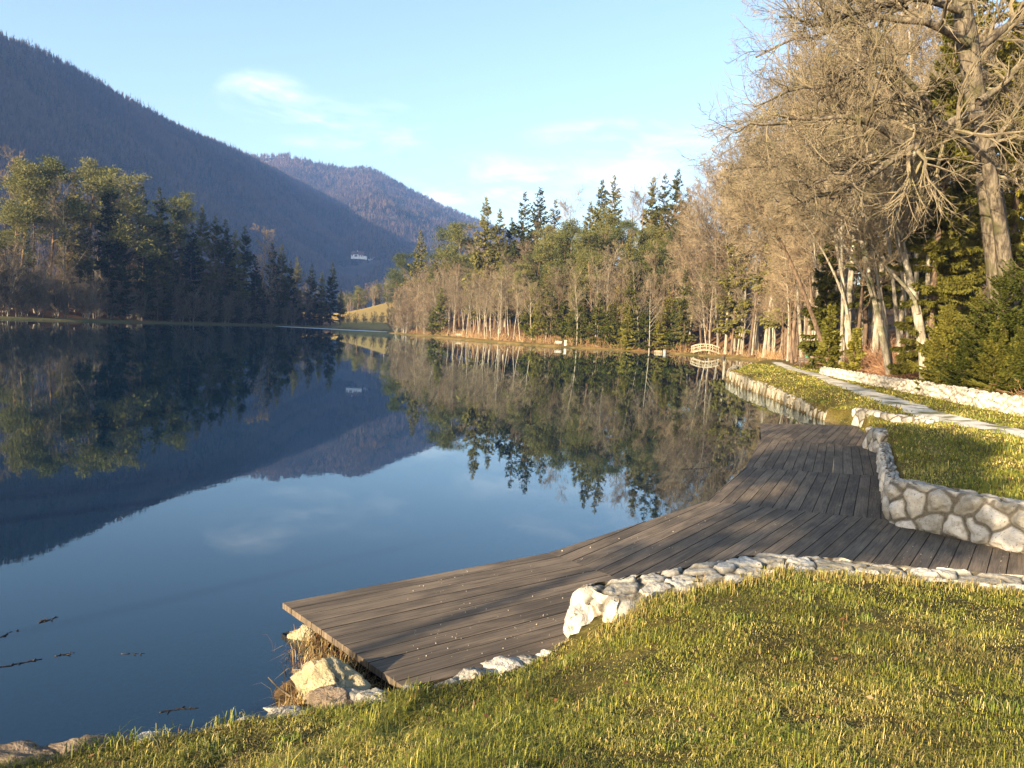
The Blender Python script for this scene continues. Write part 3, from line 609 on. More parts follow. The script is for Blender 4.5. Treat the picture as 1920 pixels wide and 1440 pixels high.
hero('oak_tree', 'huge gnarled bare oak with heavy crooked limbs reaching out over the path', 'oak',
     [([(1895, 700), (1880, 560), (1868, 430), (1855, 330), (1838, 240), (1822, 150), (1808, 60), (1795, -60), (1780, -220)], 0.624, 0.240, 34.00, 34.00),
      ([(1893, 700), (1890, 580), (1884, 470), (1868, 380), (1850, 300)], 0.324, 0.228, 33.30, 32.70)], oak_limbs, MAT['bark_oak'], MAT['twig_oak'], 17, 9, 6, .43, .0056, 3)
hero('beech_tree', 'pale smooth-barked beech clump with three tall stems leaning towards the path', 'beech',
     [([(1668, 690), (1650, 620), (1635, 540), (1622, 470), (1600, 390), (1580, 330), (1560, 240)], 0.173, 0.056, 41, 40), ([(1672, 690), (1660, 600), (1645, 500), (1622, 430), (1610, 340), (1608, 240)], 0.115, 0.056, 41.5, 42),
      ([(1636, 545), (1600, 480), (1560, 430), (1520, 390), (1470, 350)], 0.086, 0.024, 40.5, 38), ([(1630, 500), (1618, 420), (1618, 330), (1630, 240)], 0.086, 0.040, 40, 41)], [], MAT['bark_grey'], MAT['twig'], 0, 7, 4, .4, .0055, 4, 14)
hero('beech_tree', 'thick pale beech with a bent side stem, just behind the low white wall', 'beech',
     [([(1735, 700), (1728, 640), (1722, 580), (1712, 540), (1690, 470), (1680, 400), (1670, 300)], 0.245, 0.064, 37, 37), ([(1722, 575), (1700, 535), (1660, 505), (1640, 470), (1625, 420)], 0.101, 0.040, 36.8, 35),
      ([(1730, 690), (1738, 600), (1742, 500), (1738, 400), (1735, 280)], 0.158, 0.056, 37.5, 38)], [], MAT['bark_grey'], MAT['twig'], 0, 7, 4, .4, .0055, 5, 12)
hero('beech_tree', 'slim straight pale trunk standing between the beeches and the oak', 'beech',
     [([(1722, 690), (1720, 600), (1718, 500), (1717, 400), (1716, 300), (1712, 200), (1705, 60)], 0.137, 0.048, 44, 44)], [], MAT['bark_grey'], MAT['twig'], 0, 7, 4, .4, .006, 6, 14)
hero('leaning_tree', 'dark trunk leaning steeply over the path beside the green bin', 'bare tree',
     [([(1552, 680), (1535, 620), (1512, 560), (1492, 510), (1465, 450), (1430, 390), (1400, 350)], 0.194, 0.048, 56, 52)], [], MAT['bark_dark'], MAT['twig'], 0, 8, 5, .4, .007, 7, 16)
hero('bare_tree', 'straight grey tree close behind the bent beech, half hidden by it', 'bare tree',
     [([(1690, 690), (1682, 600), (1672, 500), (1660, 400), (1650, 300), (1640, 180)], 0.144, 0.048, 46, 46), ([(1700, 690), (1704, 600), (1690, 500), (1675, 420), (1655, 330)], 0.108, 0.040, 47, 47)], [], MAT['bark_grey'], MAT['twig_oak'], 0, 8, 5, .4, .0065, 8, 13)
hero('bare_tree', 'forked grey tree between the leaning trunk and the beech clump', 'bare tree',
     [([(1600, 690), (1592, 600), (1575, 500), (1560, 400), (1540, 300), (1520, 200)], 0.151, 0.048, 52, 50), ([(1590, 580), (1560, 500), (1520, 430), (1480, 390)], 0.079, 0.032, 51, 48)], [], MAT['bark_grey'], MAT['twig'], 0, 8, 5, .42, .0065, 9, 15)
# big hanging spruces behind the oak, and the bushy young ones at the wall
def near_spruce(name, label, px, py, y, seed, wid, nb, nc, size, mt, hang, clear=.04, droop=.55, zb=None, group=None):
    p = PX(px, py, y); z = gz(p[0], y)-.1; Ht = p[2]-z
    t_, c_ = spruce(seed, Ht, wid, nb, nc, size, clear, droop, hang)
    e = empty(name, (p[0], y, z)); tag(e, label, 'spruce', group); t_.build('trunk', MAT['bark_dark'], e, True); c_.build('crown', mt, e)
near_spruce('spruce_tree', 'tall spruce with long hanging sprays filling the gap behind the oak trunk', 1805, -60, 37.5, 301, .115, 340, 240, .25, MAT['weeping'], 1.4)
near_spruce('spruce_tree', 'tall hanging spruce beyond the oak, at the very edge of the view', 1955, -150, 39, 302, .15, 340, 240, .25, MAT['weeping'], 1.4)
near_spruce('spruce_tree', 'dark spruce between the slim pale trunk and the oak', 1688, 130, 58, 303, .14, 260, 130, .32, MAT['weeping'], 1.0, .2)
near_spruce('spruce_tree', 'narrow spruce among the beech stems', 1560, 420, 64, 304, .16, 200, 60, .4, MAT['weeping'], .7)
near_spruce('spruce_tree', 'huge spruce rising out of view behind the hanging sprays', 1860, -160, 56, 306, .19, 300, 130, .38, MAT['weeping'], 1.0)
for i, (px, py, y, lb) in enumerate(((1782, 575, 33.2, 'bushy young spruce at the corner where the brambles end'), (1840, 545, 32.0, 'bushy young spruce in front of the oak base'), (1890, 500, 30.8, 'taller bushy young spruce right of the oak trunk'),
                                     (1935, 440, 30.4, 'tallest bushy young spruce, cut by the picture edge'), (1764, 640, 33.6, 'smallest bushy young spruce, low over the white wall'), (1812, 640, 31.6, 'low spreading young spruce hanging over the white wall'), (1872, 610, 30.0, 'low young spruce between the taller bushy ones at the wall'), (1920, 620, 29.2, 'low young spruce at the wall by the picture edge'))):
    near_spruce('young_spruce', lb, px, py, y, 320+i, .36, 210, 250, .105, MAT['young'], .35, .02, .25, group='bushy young spruces along the white wall')
near_spruce('young_spruce', 'small green spruce under the beech clump beside the path', 1560, 575, 52, 331, .22, 120, 60, .26, MAT['young'], .4, .02, .3)
near_spruce('young_spruce', 'lone sapling spruce deep between the beech stems', 1606, 620, 47, 332, .22, 100, 50, .24, MAT['young'], .4, .02, .3)
# brambles and undergrowth along the white wall
r = np.random.default_rng(12); n = 5200
e5 = resample(np.array([(17.6, 27.5), (19.1, 36), (20.3, 48), (23.5, 60), (26, 68), (30, 85)]), 300)[0]; T = norm(np.gradient(e5, axis=0)); N_ = np.stack([T[:, 1], -T[:, 0]], 1)
i = r.integers(0, 300, n); p = e5[i]+N_[i]*(.5+r.gamma(2.0, .9, (n, 1)))+r.normal(0, .15, (n, 2)); p3 = np.stack([p[:, 0], p[:, 1], zfun(p[:, 0], p[:, 1])], 1)
d = norm(np.stack([r.normal(0, .7, n)-.2, r.normal(0, .7, n), r.uniform(.6, 1.4, n)], 1))
g = grow(r, p3, d, r.uniform(.6, 1.7, n), np.full(n, .010), 5, .18, -.16, .4, .006)
g2 = sprout(r, *g, 3, .3, 1, (25, 60), .4, .7, 3, .2, 0, .5, .005)
tag(tube_mb(MB(), [g, g2], [3, 3]).build('undergrowth', two_tone('bramble_stems', (.16, .075, .045), (.32, .19, .10), 2)), 'tangled reddish brambles and dry stems behind the low white wall', 'undergrowth', kind='stuff')
n = 2600; i = r.integers(0, 200, n); e6 = resample(FOR_R[8:15], 200)[0]; p = e6[i]+r.normal(0, 1.8, (n, 2)); p = p[(-sdist(p[:, 0], p[:, 1], LAKE) > .6)]; n = len(p)
p3 = np.stack([p[:, 0], p[:, 1], zfun(p[:, 0], p[:, 1])], 1); g = grow(r, p3, norm(np.stack([r.normal(0, .5, n), r.normal(0, .5, n), np.ones(n)], 1)), r.uniform(.5, 2.2, n), np.full(n, .02), 3, .2, -.05, .4, .015)
tag(MB().add(*tubes(*g, 3)).build('undergrowth', two_tone('shore_stems', (.20, .11, .06), (.36, .25, .11), 1)), 'dry golden and russet stems along the far right shore', 'undergrowth', kind='stuff')
# forest on the mountains: nobody could count it
def mforest(name, G, n, seed, label, hmul=1.0, con=.2):
    r = np.random.default_rng(seed); a, b_, _ = G.shape
    u = r.random(n)*(a-1.01); v = (r.random(n)**.75)*(b_-1.01); i = u.astype(int); j = v.astype(int); fu = (u-i)[:, None]; fv = (v-j)[:, None]
    p = (G[i, j]*(1-fu)+G[i+1, j]*fu)*(1-fv)+(G[i, j+1]*(1-fu)+G[i+1, j+1]*fu)*fv
    dd = np.hypot(p[:, 0], p[:, 1]); az = np.degrees(np.arctan2(p[:, 0], p[:, 1])); keep = (dd > 380) & (az > -36) & (az < 8)
    # clearing round the farmhouse and the steep meadow beside it
    hx_ = PX(672, 478, 1350); keep &= ~((np.abs(p[:, 0]-hx_[0]) < 34) & (np.abs(p[:, 1]-1350) < 70))
    p = p[keep]; n = len(p)
    isc = (r.random(n)+.35*fbm(p[:, 0], p[:, 1], .012, 3)) < con
    h = np.where(isc, r.uniform(9, 16, n), r.uniform(8, 13, n))*hmul
    mb = MB(); q = p[~isc]; hq = h[~isc]; m_ = len(q); k = 13
    ang = r.random((m_, k))*6.283; sp = np.abs(r.normal(0, .30, (m_, k))); rad = hq[:, None]*sp*.62
    tip = q[:, None]+np.stack([rad*np.cos(ang), rad*np.sin(ang), hq[:, None]*(1-.5*sp)*r.uniform(.75, 1.05, (m_, k))], -1)
    st = q[:, None]+np.stack([rad*.3*np.cos(ang), rad*.3*np.sin(ang), hq[:, None]*r.uniform(.1, .35, (m_, k))], -1)
    w = .38*np.stack([np.sin(ang*3), np.cos(ang*3), 0*ang], -1)
    V = np.stack([st, (st+tip)/2+w*1.5, tip, (st+tip)/2-w*1.5], 2).reshape(-1, 3)
    tone = np.repeat(np.repeat(np.clip(r.uniform(.1, .5, m_)+.25*fbm(q[:, 0], q[:, 1], .011, 9, 3), 0, .62), k), 4); mb.add(V, np.arange(len(V)).reshape(-1, 4), tone=tone)
    V0 = np.stack([q-.12*np.array([1, 0, 0]), q+.12*np.array([1, 0, 0]), q+np.stack([0*hq, 0*hq, hq*.8], 1)], 1).reshape(-1, 3); mb.add(V0, np.arange(len(V0)).reshape(-1, 3), tone=np.full(len(V0), .1))
    q = p[isc]; hq = h[isc]; m_ = len(q); k = 22
    t = np.tile(np.linspace(.05, .98, k), (m_, 1)); ang = r.random((m_, k))*6.283; rad = hq[:, None]*.2*(1-t)+.2
    o_ = q[:, None]+np.stack([0*t, 0*t, t*hq[:, None]], -1); dr = np.stack([np.cos(ang), np.sin(ang), -.45+0*ang], -1); pr = np.stack([-np.sin(ang), np.cos(ang), 0*ang], -1)
    V = np.stack([o_+np.array([0, 0, .9]), o_+dr*rad[..., None]+pr*rad[..., None]*.45, o_+dr*rad[..., None]*1.1-np.array([0, 0, .4]), o_+dr*rad[..., None]-pr*rad[..., None]*.45], 2).reshape(-1, 3)
    mb.add(V, np.arange(len(V)).reshape(-1, 4), tone=np.full(len(V), 1.0))
    tag(mb.build(name, MAT['mforest']), label, 'forest', kind='stuff')
mt, nt, b = nmat('mountain_wood', .95, .05); a_ = attr(nt, 'tone')
base(nt, b, mix(nt, ramp(nt, a_, .7, .9), mix(nt, ramp(nt, a_, 0, .62), (.05, .036, .03), (.11, .075, .058)), (.016, .025, .018))); MAT['mforest'] = mt
mforest('mountain_forest', GA, 44000, 41, 'bare brown forest with scattered conifers covering the big shaded mountain', 1.35, .14)
mforest('mountain_forest', GB, 26000, 42, 'bare forest on the far mountain behind the end of the lake', 1.8, .2)
# ------------------------------------------------------------------ stone walls
def cells(s, t, cw, ch, seed, jit=.42):
    u = s/cw; v = t/ch; F1 = np.full(u.shape, 9.); F2 = F1.copy(); ID = np.zeros(u.shape)
    vi = np.floor(v).astype(int); r = np.random.default_rng(seed); J = r.random((64, 16, 3))
    for dj in (-1, 0, 1, 2):
        j = vi+dj; sh = .5*(j % 2); ui = np.floor(u-sh).astype(int)
        for di in (-2, -1, 0, 1, 2):
            i = ui+di; q = J[i % 64, j % 16]
            x = (i+.5+sh+(q[..., 0]-.5)*2*jit-u)*cw; y = (j+.5+(q[..., 1]-.5)*2*jit*.8-v)*ch
            d = (np.abs(x)**2.6+np.abs(y)**2.6)**(1/2.6)
            n1 = d < F1; F2 = np.where(n1, F1, np.minimum(F2, d)); ID = np.where(n1, q[..., 2], ID); F1 = np.minimum(F1, d)
    return (F2-F1)/2, ID
def stone_mat(name, c1, c2, mortar, dark):
    mt, nt, b = nmat(name, .9, .2); v = coords(nt)
    n1_ = noise(nt, v, 9, 6, .7); n2_ = noise(nt, v, 38, 4, .7); n3_ = noise(nt, v, 3.2, 4, .6)
    tone = attr(nt, 'tone'); st = attr(nt, 'st')
    c = mix(nt, nd(nt, 'ShaderNodeMath', {0: tone, 1: nd(nt, 'ShaderNodeMath', {0: n1_, 1: .45}, operation='SUBTRACT').outputs[0]}, operation='ADD').outputs[0], c1, c2)
    c = mix(nt, ramp(nt, n2_, .55, .70), c, dark); c = mix(nt, ramp(nt, n1_, .3, .7), mix(nt, 1.0, c, (.82, .8, .76), 'MULTIPLY'), c)
    c = mix(nt, nd(nt, 'ShaderNodeMath', {0: ramp(nt, n3_, .56, .70), 1: .6}, operation='MULTIPLY').outputs[0], c, (.20, .17, .10))
    mo = mix(nt, ramp(nt, n2_, .35, .65), mortar, tuple(x*1.7 for x in mortar))
    base(nt, b, mix(nt, st, mo, c)); bump(nt, b, nd(nt, 'ShaderNodeMath', {0: n1_, 1: n2_}, operation='ADD').outputs[0], .55, .02)
    return mt
MAT['stone'] = stone_mat('limestone', (.31, .29, .24), (.66, .62, .55), (.10, .086, .064), (.15, .13, .10))
MAT['whitestone'] = stone_mat('white_limestone', (.44, .40, .33), (.66, .61, .52), (.20, .175, .13), (.30, .27, .22))
MAT['oldstone'] = stone_mat('mossy_embankment_stone', (.20, .18, .13), (.40, .365, .28), (.075, .062, .04), (.11, .095, .06))
MAT['topstone'] = stone_mat('weathered_coping', (.20, .188, .16), (.47, .45, .40), (.06, .052, .038), (.10, .09, .075))
def stone_wall(name, label, cl, zb, zt, th, cell=(.36, .29), step=.016, seed=1, bulge=.03, gap=.03, mats=('stone', 'topstone'), group=None, smooth_corner=3, rag=.0):
    cl = np.array([np.array(c)[:2] for c in cl]); n = len(cl)
    tl = np.concatenate([[0], np.cumsum(np.hypot(*(cl[1:]-cl[:-1]).T))]); L = tl[-1]; m_ = max(int(L/step), 8)
    s = np.linspace(0, L, m_); q = np.stack([np.interp(s, tl, cl[:, i]) for i in (0, 1)], 1)
    for _ in range(smooth_corner*8): q[1:-1] = (q[:-2]+2*q[1:-1]+q[2:])/4
    b_ = np.interp(s, tl, np.broadcast_to(zb, n)); t_ = np.interp(s, tl, np.broadcast_to(zt, n))
    T = norm(np.gradient(q, axis=0)); N = np.stack([T[:, 1], -T[:, 0]], 1)
    k = max(int(th/step), 4); w = np.linspace(-.5, .5, k)[1:-1]
    loop = np.concatenate([q+N*th/2, q[-1]-(w[:, None])*N[-1]*th, (q-N*th/2)[::-1], q[0]+w[:, None]*N[0]*th])
    lb = np.concatenate([b_, np.full(k-2, b_[-1]), b_[::-1], np.full(k-2, b_[0])]); lt = np.concatenate([t_, np.full(k-2, t_[-1]), t_[::-1], np.full(k-2, t_[0])])
    for _ in range(10): loop = (np.roll(loop, 1, 0)+2*loop+np.roll(loop, -1, 0))/4
    d_ = np.roll(loop, -1, 0)-np.roll(loop, 1, 0); Tl = norm(d_); Nl = np.stack([Tl[:, 1], -Tl[:, 0]], 1)
    a_ = loop[:, 0]*np.roll(loop[:, 1], -1)-np.roll(loop[:, 0], -1)*loop[:, 1]
    if a_.sum() < 0: Nl = -Nl
    sl = np.concatenate([[0], np.cumsum(np.hypot(*(loop[1:]-loop[:-1]).T))]); M_ = len(loop)
    hmax = (lt-lb).max(); rows = max(int(hmax/step), 6); f = np.linspace(0, 1, rows)
    Tt = f[None]*(lt-lb)[:, None]; Ss = np.broadcast_to(sl[:, None], Tt.shape)
    wx = .03*fbm(Ss, Tt, 5, seed, 2); wy = .03*fbm(Ss, Tt, 5, seed+5, 2)
    # rows are counted from the top so that a course always ends under the coping
    d, ID = cells(Ss+wx*1.3, (lt-lb)[:, None]-Tt+wy*1.3+7*cell[1]-.02, cell[0], cell[1], seed)
    st = sst(gap*.35, gap, d); lump = bulge*1.15*sst(gap*.4, gap*.6+.07, d)+st*.030*(ID-.5)+.006*fbm(Ss, Tt, 12, seed+2, 3)+.004*fbm(Ss, Tt, 40, seed+3, 2)
    inset = .05*np.clip((Tt-(lt-lb)[:, None]+.07)/.07, 0, 1)**2
    Pxy = loop[:, None]+Nl[:, None]*(lump-inset-bulge*.6)[..., None]
    rg = rag*fbm(sl, sl*0+3, 3.0, seed+8, 3)
    V = np.concatenate([Pxy, (lb[:, None]+Tt+rg[:, None]*f[None])[..., None]], -1).reshape(-1, 3)
    ii = np.arange(M_*rows).reshape(M_, rows); nx = np.roll(ii, -1, 0)
    F = np.stack([ii[:, :-1], nx[:, :-1], nx[:, 1:], ii[:, 1:]], -1).reshape(-1, 4)
    if a_.sum() < 0: F = F[:, ::-1]
    e = empty(name, (q[0, 0], q[0, 1], b_[0])); off = np.array([q[0, 0], q[0, 1], b_[0]]); tag(e, label, 'wall', group, 'thing')
    obj('stone_face', mesh('stone_face', V-off, F, MAT[mats[0]], True, {'st': st.ravel(), 'tone': ID.ravel()}), e)
    # coping
    kw = max(int(th/step), 5); w = np.linspace(-.5, .5, kw); G = q[:, None]+N[:, None]*(w*(th-.13))[None, :, None]
    Sg = np.broadcast_to(s[:, None], G.shape[:2]); Wg = np.broadcast_to((w*th)[None], G.shape[:2])
    d, ID = cells(Sg+.04*fbm(Sg, Wg, 4, seed+3, 2), Wg+3+.03*fbm(Sg, Wg, 5, seed+4, 2), cell[0]*.85, min(th*.55, .26), seed+11, .48)
    st = sst(gap*.3, gap*1.1, d)
    zz = t_[:, None]-.022+st*.036+.032*(ID-.5)*st+.008*fbm(Sg, Wg, 9, seed+6, 3)+.006*fbm(Sg, Wg, 30, seed+7, 3)-.06*np.clip((np.abs(w)[None]-.38)/.12, 0, 1)**2+rag*fbm(Sg, Wg, 3.0, seed+8, 3)
    ends = np.clip((.10-np.minimum(s, L-s))/.10, 0, 1)[:, None]**2*.09; zz = zz-ends
    ii = np.arange(m_*kw).reshape(m_, kw)
    F = np.stack([ii[:-1, :-1], ii[:-1, 1:], ii[1:, 1:], ii[1:, :-1]], -1).reshape(-1, 4)[:, ::-1]
    obj('coping', mesh('coping', np.concatenate([G, zz[..., None]], -1).reshape(-1, 3)-off, F, MAT[mats[1]], True, {'st': st.ravel(), 'tone': ID.ravel()}), e)
    return e
nw = stone_wall('stone_wall', 'low stone wall curving between wooden deck and front lawn, white boulder at its end', WALLN, .08, [.62, .62, .63, .63, .63, .63, .63], .54, (.36, .27), .015, 4, .05, .03, rag=.014)
stone_wall('stone_wall', 'stone wall of big pale stones in dark mortar along the deck walkway', WR_[:4]+[WR_[3]+_b*.28], .08, [.80, .77, .76, .76, .76], .46, (.37, .29), .014, 9, .055, .03, smooth_corner=2, rag=.018)
stone_wall('stone_wall', 'thin low row of pale stones between the pier and the big-stoned wall', [WR_[3]+_b*.5-_n*.35, WR_[3]+_b*2-_n*.35, WR_[5]-_n*.35], .05, [.66, .58, .56], .22, (.34, .26), .018, 10, .045, .03)
p_ = P(1640, 850, DZ); stone_wall('stone_pier', 'squat pale stone pier beside the narrow part of the deck', [(p_[0]+.25, p_[1]-.25), (p_[0]+.45, p_[1]+1.0)], .05, .68, .55, (.42, .3), .018, 15, .04, .035)
a_ = P(1598, 797, DZ); b_ = P(1752, 792, .68); stone_wall('stone_wall', 'short stone wall at the far end of the deck where the lawn begins', [(a_[0]+.2, a_[1]+.1), ((a_[0]+b_[0])/2, (a_[1]+b_[1])/2), (b_[0], b_[1])], [.05, .3, .55], [.70, .72, .74], .4, (.45, .32), .022, 21, .04, .035)
stone_wall('stone_wall', 'rough stone embankment wall standing in the lake at the lawn edge', [P(a, b, 0)+np.array([.22, .05, 0]) for a, b in ((1550, 790), (1500, 770), (1440, 744), (1395, 728), (1364, 712))]+[P(1378, 700, 0)], -.3, [.30, .44, .56, .62, .66, .66], .5, (.75, .58), .03, 31, .07, .045, mats=('oldstone', 'oldstone'), rag=.05)
stone_wall('stone_wall', 'long bright white dry-stone wall under the trees beyond the gravel path', [P(1543, 702, .82), P(1640, 722, .84), P(1730, 738, .86), P(1830, 757, .88), P(1920, 774, .9), (15.4, 18.5), (14.2, 12)], .55, [1.28, 1.30, 1.33, 1.33, 1.36, 1.36, 1.3], .5, (.30, .22), .035, 41, .09, .04, mats=('whitestone', 'whitestone'), rag=.06)

# ------------------------------------------------------------------ wooden deck
def clip_half(poly, n, c, keep_less):
    out = []
    for i in range(len(poly)):
        a, b_ = poly[i], poly[(i+1) % len(poly)]; da = a@n-c; db = b_@n-c
        if keep_less: da, db = -da, -db
        if da >= 0: out.append(a)
        if (da >= 0) != (db >= 0): out.append(a+(b_-a)*da/(da-db))
    return out
DP = lambda a, b_: P(a, b_, DZ)[:2]
dA, dC, dE, dF, dG, dK, dL, dB = DP(530, 1130), DP(1030, 1036), DP(1325, 940), DP(1398, 876), DP(1427, 822), DP(1425, 794), DP(1606, 797), DP(757, 1288)
W0 = np.array([5.8, 11.3]); secs = [
    ([dA, dC, np.array([1.9, 7.0]), np.array([.62, 6.05]), dB], dC-dA),
    ([dC, dE, W0, np.array([9.5, 10.2]), np.array([12.5, 7.4]), np.array([12.5, 4.4]), np.array([1.9, 7.0])], DP(1700, 989)-DP(1647, 1054)),
    ([dE, dF, DP(1652, 893), W0], DP(1595, 893)-DP(1575, 971)), ([dF, dG, DP(1640, 838), DP(1652, 893)], dG-DP(1405, 862)+np.array([.15, 0])), ([dG, dK, dL, DP(1650, 838)], dG-DP(1405, 862)+np.array([.5, 0]))]
wd, nt, b = nmat('weathered_planks', .75, .25); gv = attr(nt, 'grain', 'Vector')
mp = nd(nt, 'ShaderNodeMapping', {0: gv, 3: (1.6, 55, 1)}); g1 = noise(nt, mp.outputs[0], 1.0, 6, .7, .6)
mp2 = nd(nt, 'ShaderNodeMapping', {0: gv, 3: (.8, 2.5, 3)}); g2 = noise(nt, mp2.outputs[0], 1.0, 4, .6)
c = mix(nt, ramp(nt, g1, .3, .7), (.064, .05, .036), (.165, .132, .095)); c = mix(nt, ramp(nt, g2, .38, .62), mix(nt, 1.0, c, (.72, .7, .68), 'MULTIPLY'), mix(nt, 1.0, c, (1.35, 1.28, 1.2), 'MULTIPLY'))
tn = attr(nt, 'tone'); hs = nd(nt, 'ShaderNodeHueSaturation', {'Value': nd(nt, 'ShaderNodeMapRange', {0: tn, 3: .88, 4: 1.1}).outputs[0], 'Color': c})
base(nt, b, hs.outputs[0]); bump(nt, b, g1, .35, .003)
bm_ = two_tone('dark_beam', (.02, .016, .012), (.06, .045, .03), 4, .9, (1, 1, 6))
deck = empty('wooden_deck', (dB[0], dB[1], DZ)); tag(deck, 'weathered grey wooden deck bending along the lake shore between the stone walls', 'deck')
dr = np.random.default_rng(77); off = np.array([dB[0], dB[1], DZ])
for si, (poly, dd) in enumerate(secs):
    u = norm(np.array(dd)); n_ = np.array([-u[1], u[0]]); poly = [np.array(p) for p in poly]; pr = [p@n_ for p in poly]
    MI = []; mb = MB(); wpl = .185; x = min(pr)
    while x < max(pr):
        pc_ = clip_half(clip_half(poly, n_, x+.005, False), n_, x+wpl-.005, True); x += wpl
        if len(pc_) < 3: continue
        pc_ = np.array(pc_); k = len(pc_); zt_ = DZ+dr.uniform(-.0012, .0012); tone = dr.random(); sh_ = dr.random(2)*40
        V = np.concatenate([np.c_[pc_, np.full(k, zt_)], np.c_[pc_, np.full(k, zt_-.05)]])-off
        g = np.stack([np.tile(pc_@u, 2)+sh_[0], np.tile(pc_@n_, 2), np.full(2*k, sh_[1])], 1)
        top = np.array([[0, i, i+1] for i in range(1, k-1)]); cen = np.cross(pc_[1]-pc_[0], pc_[2]-pc_[0])
        sides = np.array([[i, (i+1) % k, k+(i+1) % k, k+i] for i in range(k)]); lng = [abs(norm(pc_[(i+1) % k]-pc_[i])@u) > .95 for i in range(k)]
        ar = sum(pc_[i][0]*pc_[(i+1) % k][1]-pc_[(i+1) % k][0]*pc_[i][1] for i in range(k))
        if ar < 0: top = top[:, ::-1]
        else: sides = sides[:, ::-1]
        mb.add(V, [top, sides], grain=g, tone=np.full(2*k, tone)); MI.append((lng, k))
    me_ = mb.mesh('plank_panel', [wd, bm_]); sd_ = [x_ for l_, k_ in MI for x_ in l_]; me_.polygons.foreach_set('material_index', np.array([int(x_) for x_ in sd_]+[0]*(len(me_.polygons)-len(sd_)), np.int32))
    obj('plank_panel', me_, deck)
for a, b2, dz in ((dA*.9+dB*.1+np.array([.22, .12]), dB*.9+dA*.1+np.array([.22, .12]), .0), (dA+np.array([.35, -.02]), dC+np.array([.2, -.3]), 0), (dC+np.array([.1, -.3]), dE+np.array([.1, -.3]), 0), (dE+np.array([.25, -.2]), dF+np.array([.3, -.1]), 0), (dF+np.array([.3, 0]), dK+np.array([.3, -.1]), 0)):
    MB().bar(np.array([a[0], a[1], .02])-off, np.array([b2[0], b2[1], .02])-off, .09, .17).build('beam', bm_, deck)
for px, py in ((600, 1128), (800, 1088), (1030, 1048), (1190, 992), (1330, 948), (1408, 880), (1434, 830), (1436, 800)):
    p = P(px, py, DZ)-off; MB().tube([(p[0]+.1, p[1]-.1, -1.2), (p[0]+.1, p[1]-.1, -.03)], .08, 8).build('post', bm_, deck)
cr_ = np.random.default_rng(8); n = 900
def ico(sub):
    import bmesh
    bm = bmesh.new(); bmesh.ops.create_icosphere(bm, subdivisions=sub, radius=1); bm.verts.ensure_lookup_table()
    V = np.array([v.co[:] for v in bm.verts]); F = np.array([[v.index for v in f.verts] for f in bm.faces]); bm.free(); return V, F
iV, iF = ico(1); mb = MB()
cen = np.array([DP(a, b_) for a, b_ in zip(cr_.uniform(760, 1900, 5200), cr_.uniform(800, 1240, 5200))]); wgt = .25+np.maximum(fbm(cen[:, 0], cen[:, 1], .7, 5), 0)*1.6
ok = np.zeros(len(cen), bool)
for poly, _ in secs: ok |= inside(cen[:, 0], cen[:, 1], np.array(poly))
ok &= cr_.random(len(cen)) < wgt*.42; cen = cen[ok]
for x, y in cen: mb.add(np.array([x, y, DZ+.004])+iV*cr_.uniform(.35, 1.0, 3)*cr_.choice([.003, .005, .008], p=[.55, .37, .08]), iF)
tag(mb.build('gravel', two_tone('crumbs', (.42, .36, .28), (.62, .56, .48), 30)), 'tiny pale crumbs of gravel scattered over the deck planks', 'gravel', kind='stuff')

# ------------------------------------------------------------------ rocks along the water's edge
iV4, iF4 = ico(4)
def rock(label, px, py, z, size, seed, mt='rock', name='rock', group='rocks along the edge of the front lawn', rz=None):
    r = np.random.default_rng(seed); p = P(px, py, z); V = iV4.copy()
    for _ in range(9):
        n_ = norm(r.normal(size=3)); h = r.uniform(.55, .9); dd = V@n_; V -= np.maximum(dd-h, 0)[:, None]*n_*.85
    V *= (1+.24*fbm(V[:, 0]+V[:, 2]*.7, V[:, 1]-V[:, 2]*.6, 1.6, seed, 5)+.09*fbm(V[:, 0]+V[:, 2], V[:, 1]+V[:, 2], 6, seed+3, 4))[:, None]
    a = r.uniform(-.5, .5) if rz is None else rz; c_, s_ = math.cos(a), math.sin(a); V = V*np.array(size); V = np.stack([V[:, 0]*c_-V[:, 1]*s_, V[:, 0]*s_+V[:, 1]*c_, V[:, 2]], 1)
    o = obj(name, mesh(name, V, iF4, MAT[mt], True), None, p); tag(o, label, 'rock', group); return o
def rockmat(name, c1, c2, c3):
    mt, nt, b = nmat(name, .95, .15); v = coords(nt); a = noise(nt, v, 5, 6, .7); d = noise(nt, v, 19, 5, .7)
    c = mix(nt, ramp(nt, a, .35, .62), c1, c2); c = mix(nt, ramp(nt, d, .52, .66), c, c3); base(nt, b, c); bump(nt, b, nd(nt, 'ShaderNodeMath', {0: a, 1: d}, operation='ADD').outputs[0], .9, .04); return mt
MAT['rock'] = rockmat('grey_rock', (.20, .19, .165), (.36, .335, .29), (.06, .052, .04))
MAT['rock_dark'] = rockmat('dark_rock', (.12, .09, .065), (.24, .19, .14), (.05, .04, .028))
MAT['rock_white'] = rockmat('bleached_rock', (.36, .34, .30), (.54, .51, .45), (.14, .12, .09))
MAT['rock_lichen'] = rockmat('lichen_rock', (.26, .22, .13), (.42, .36, .23), (.10, .075, .04))
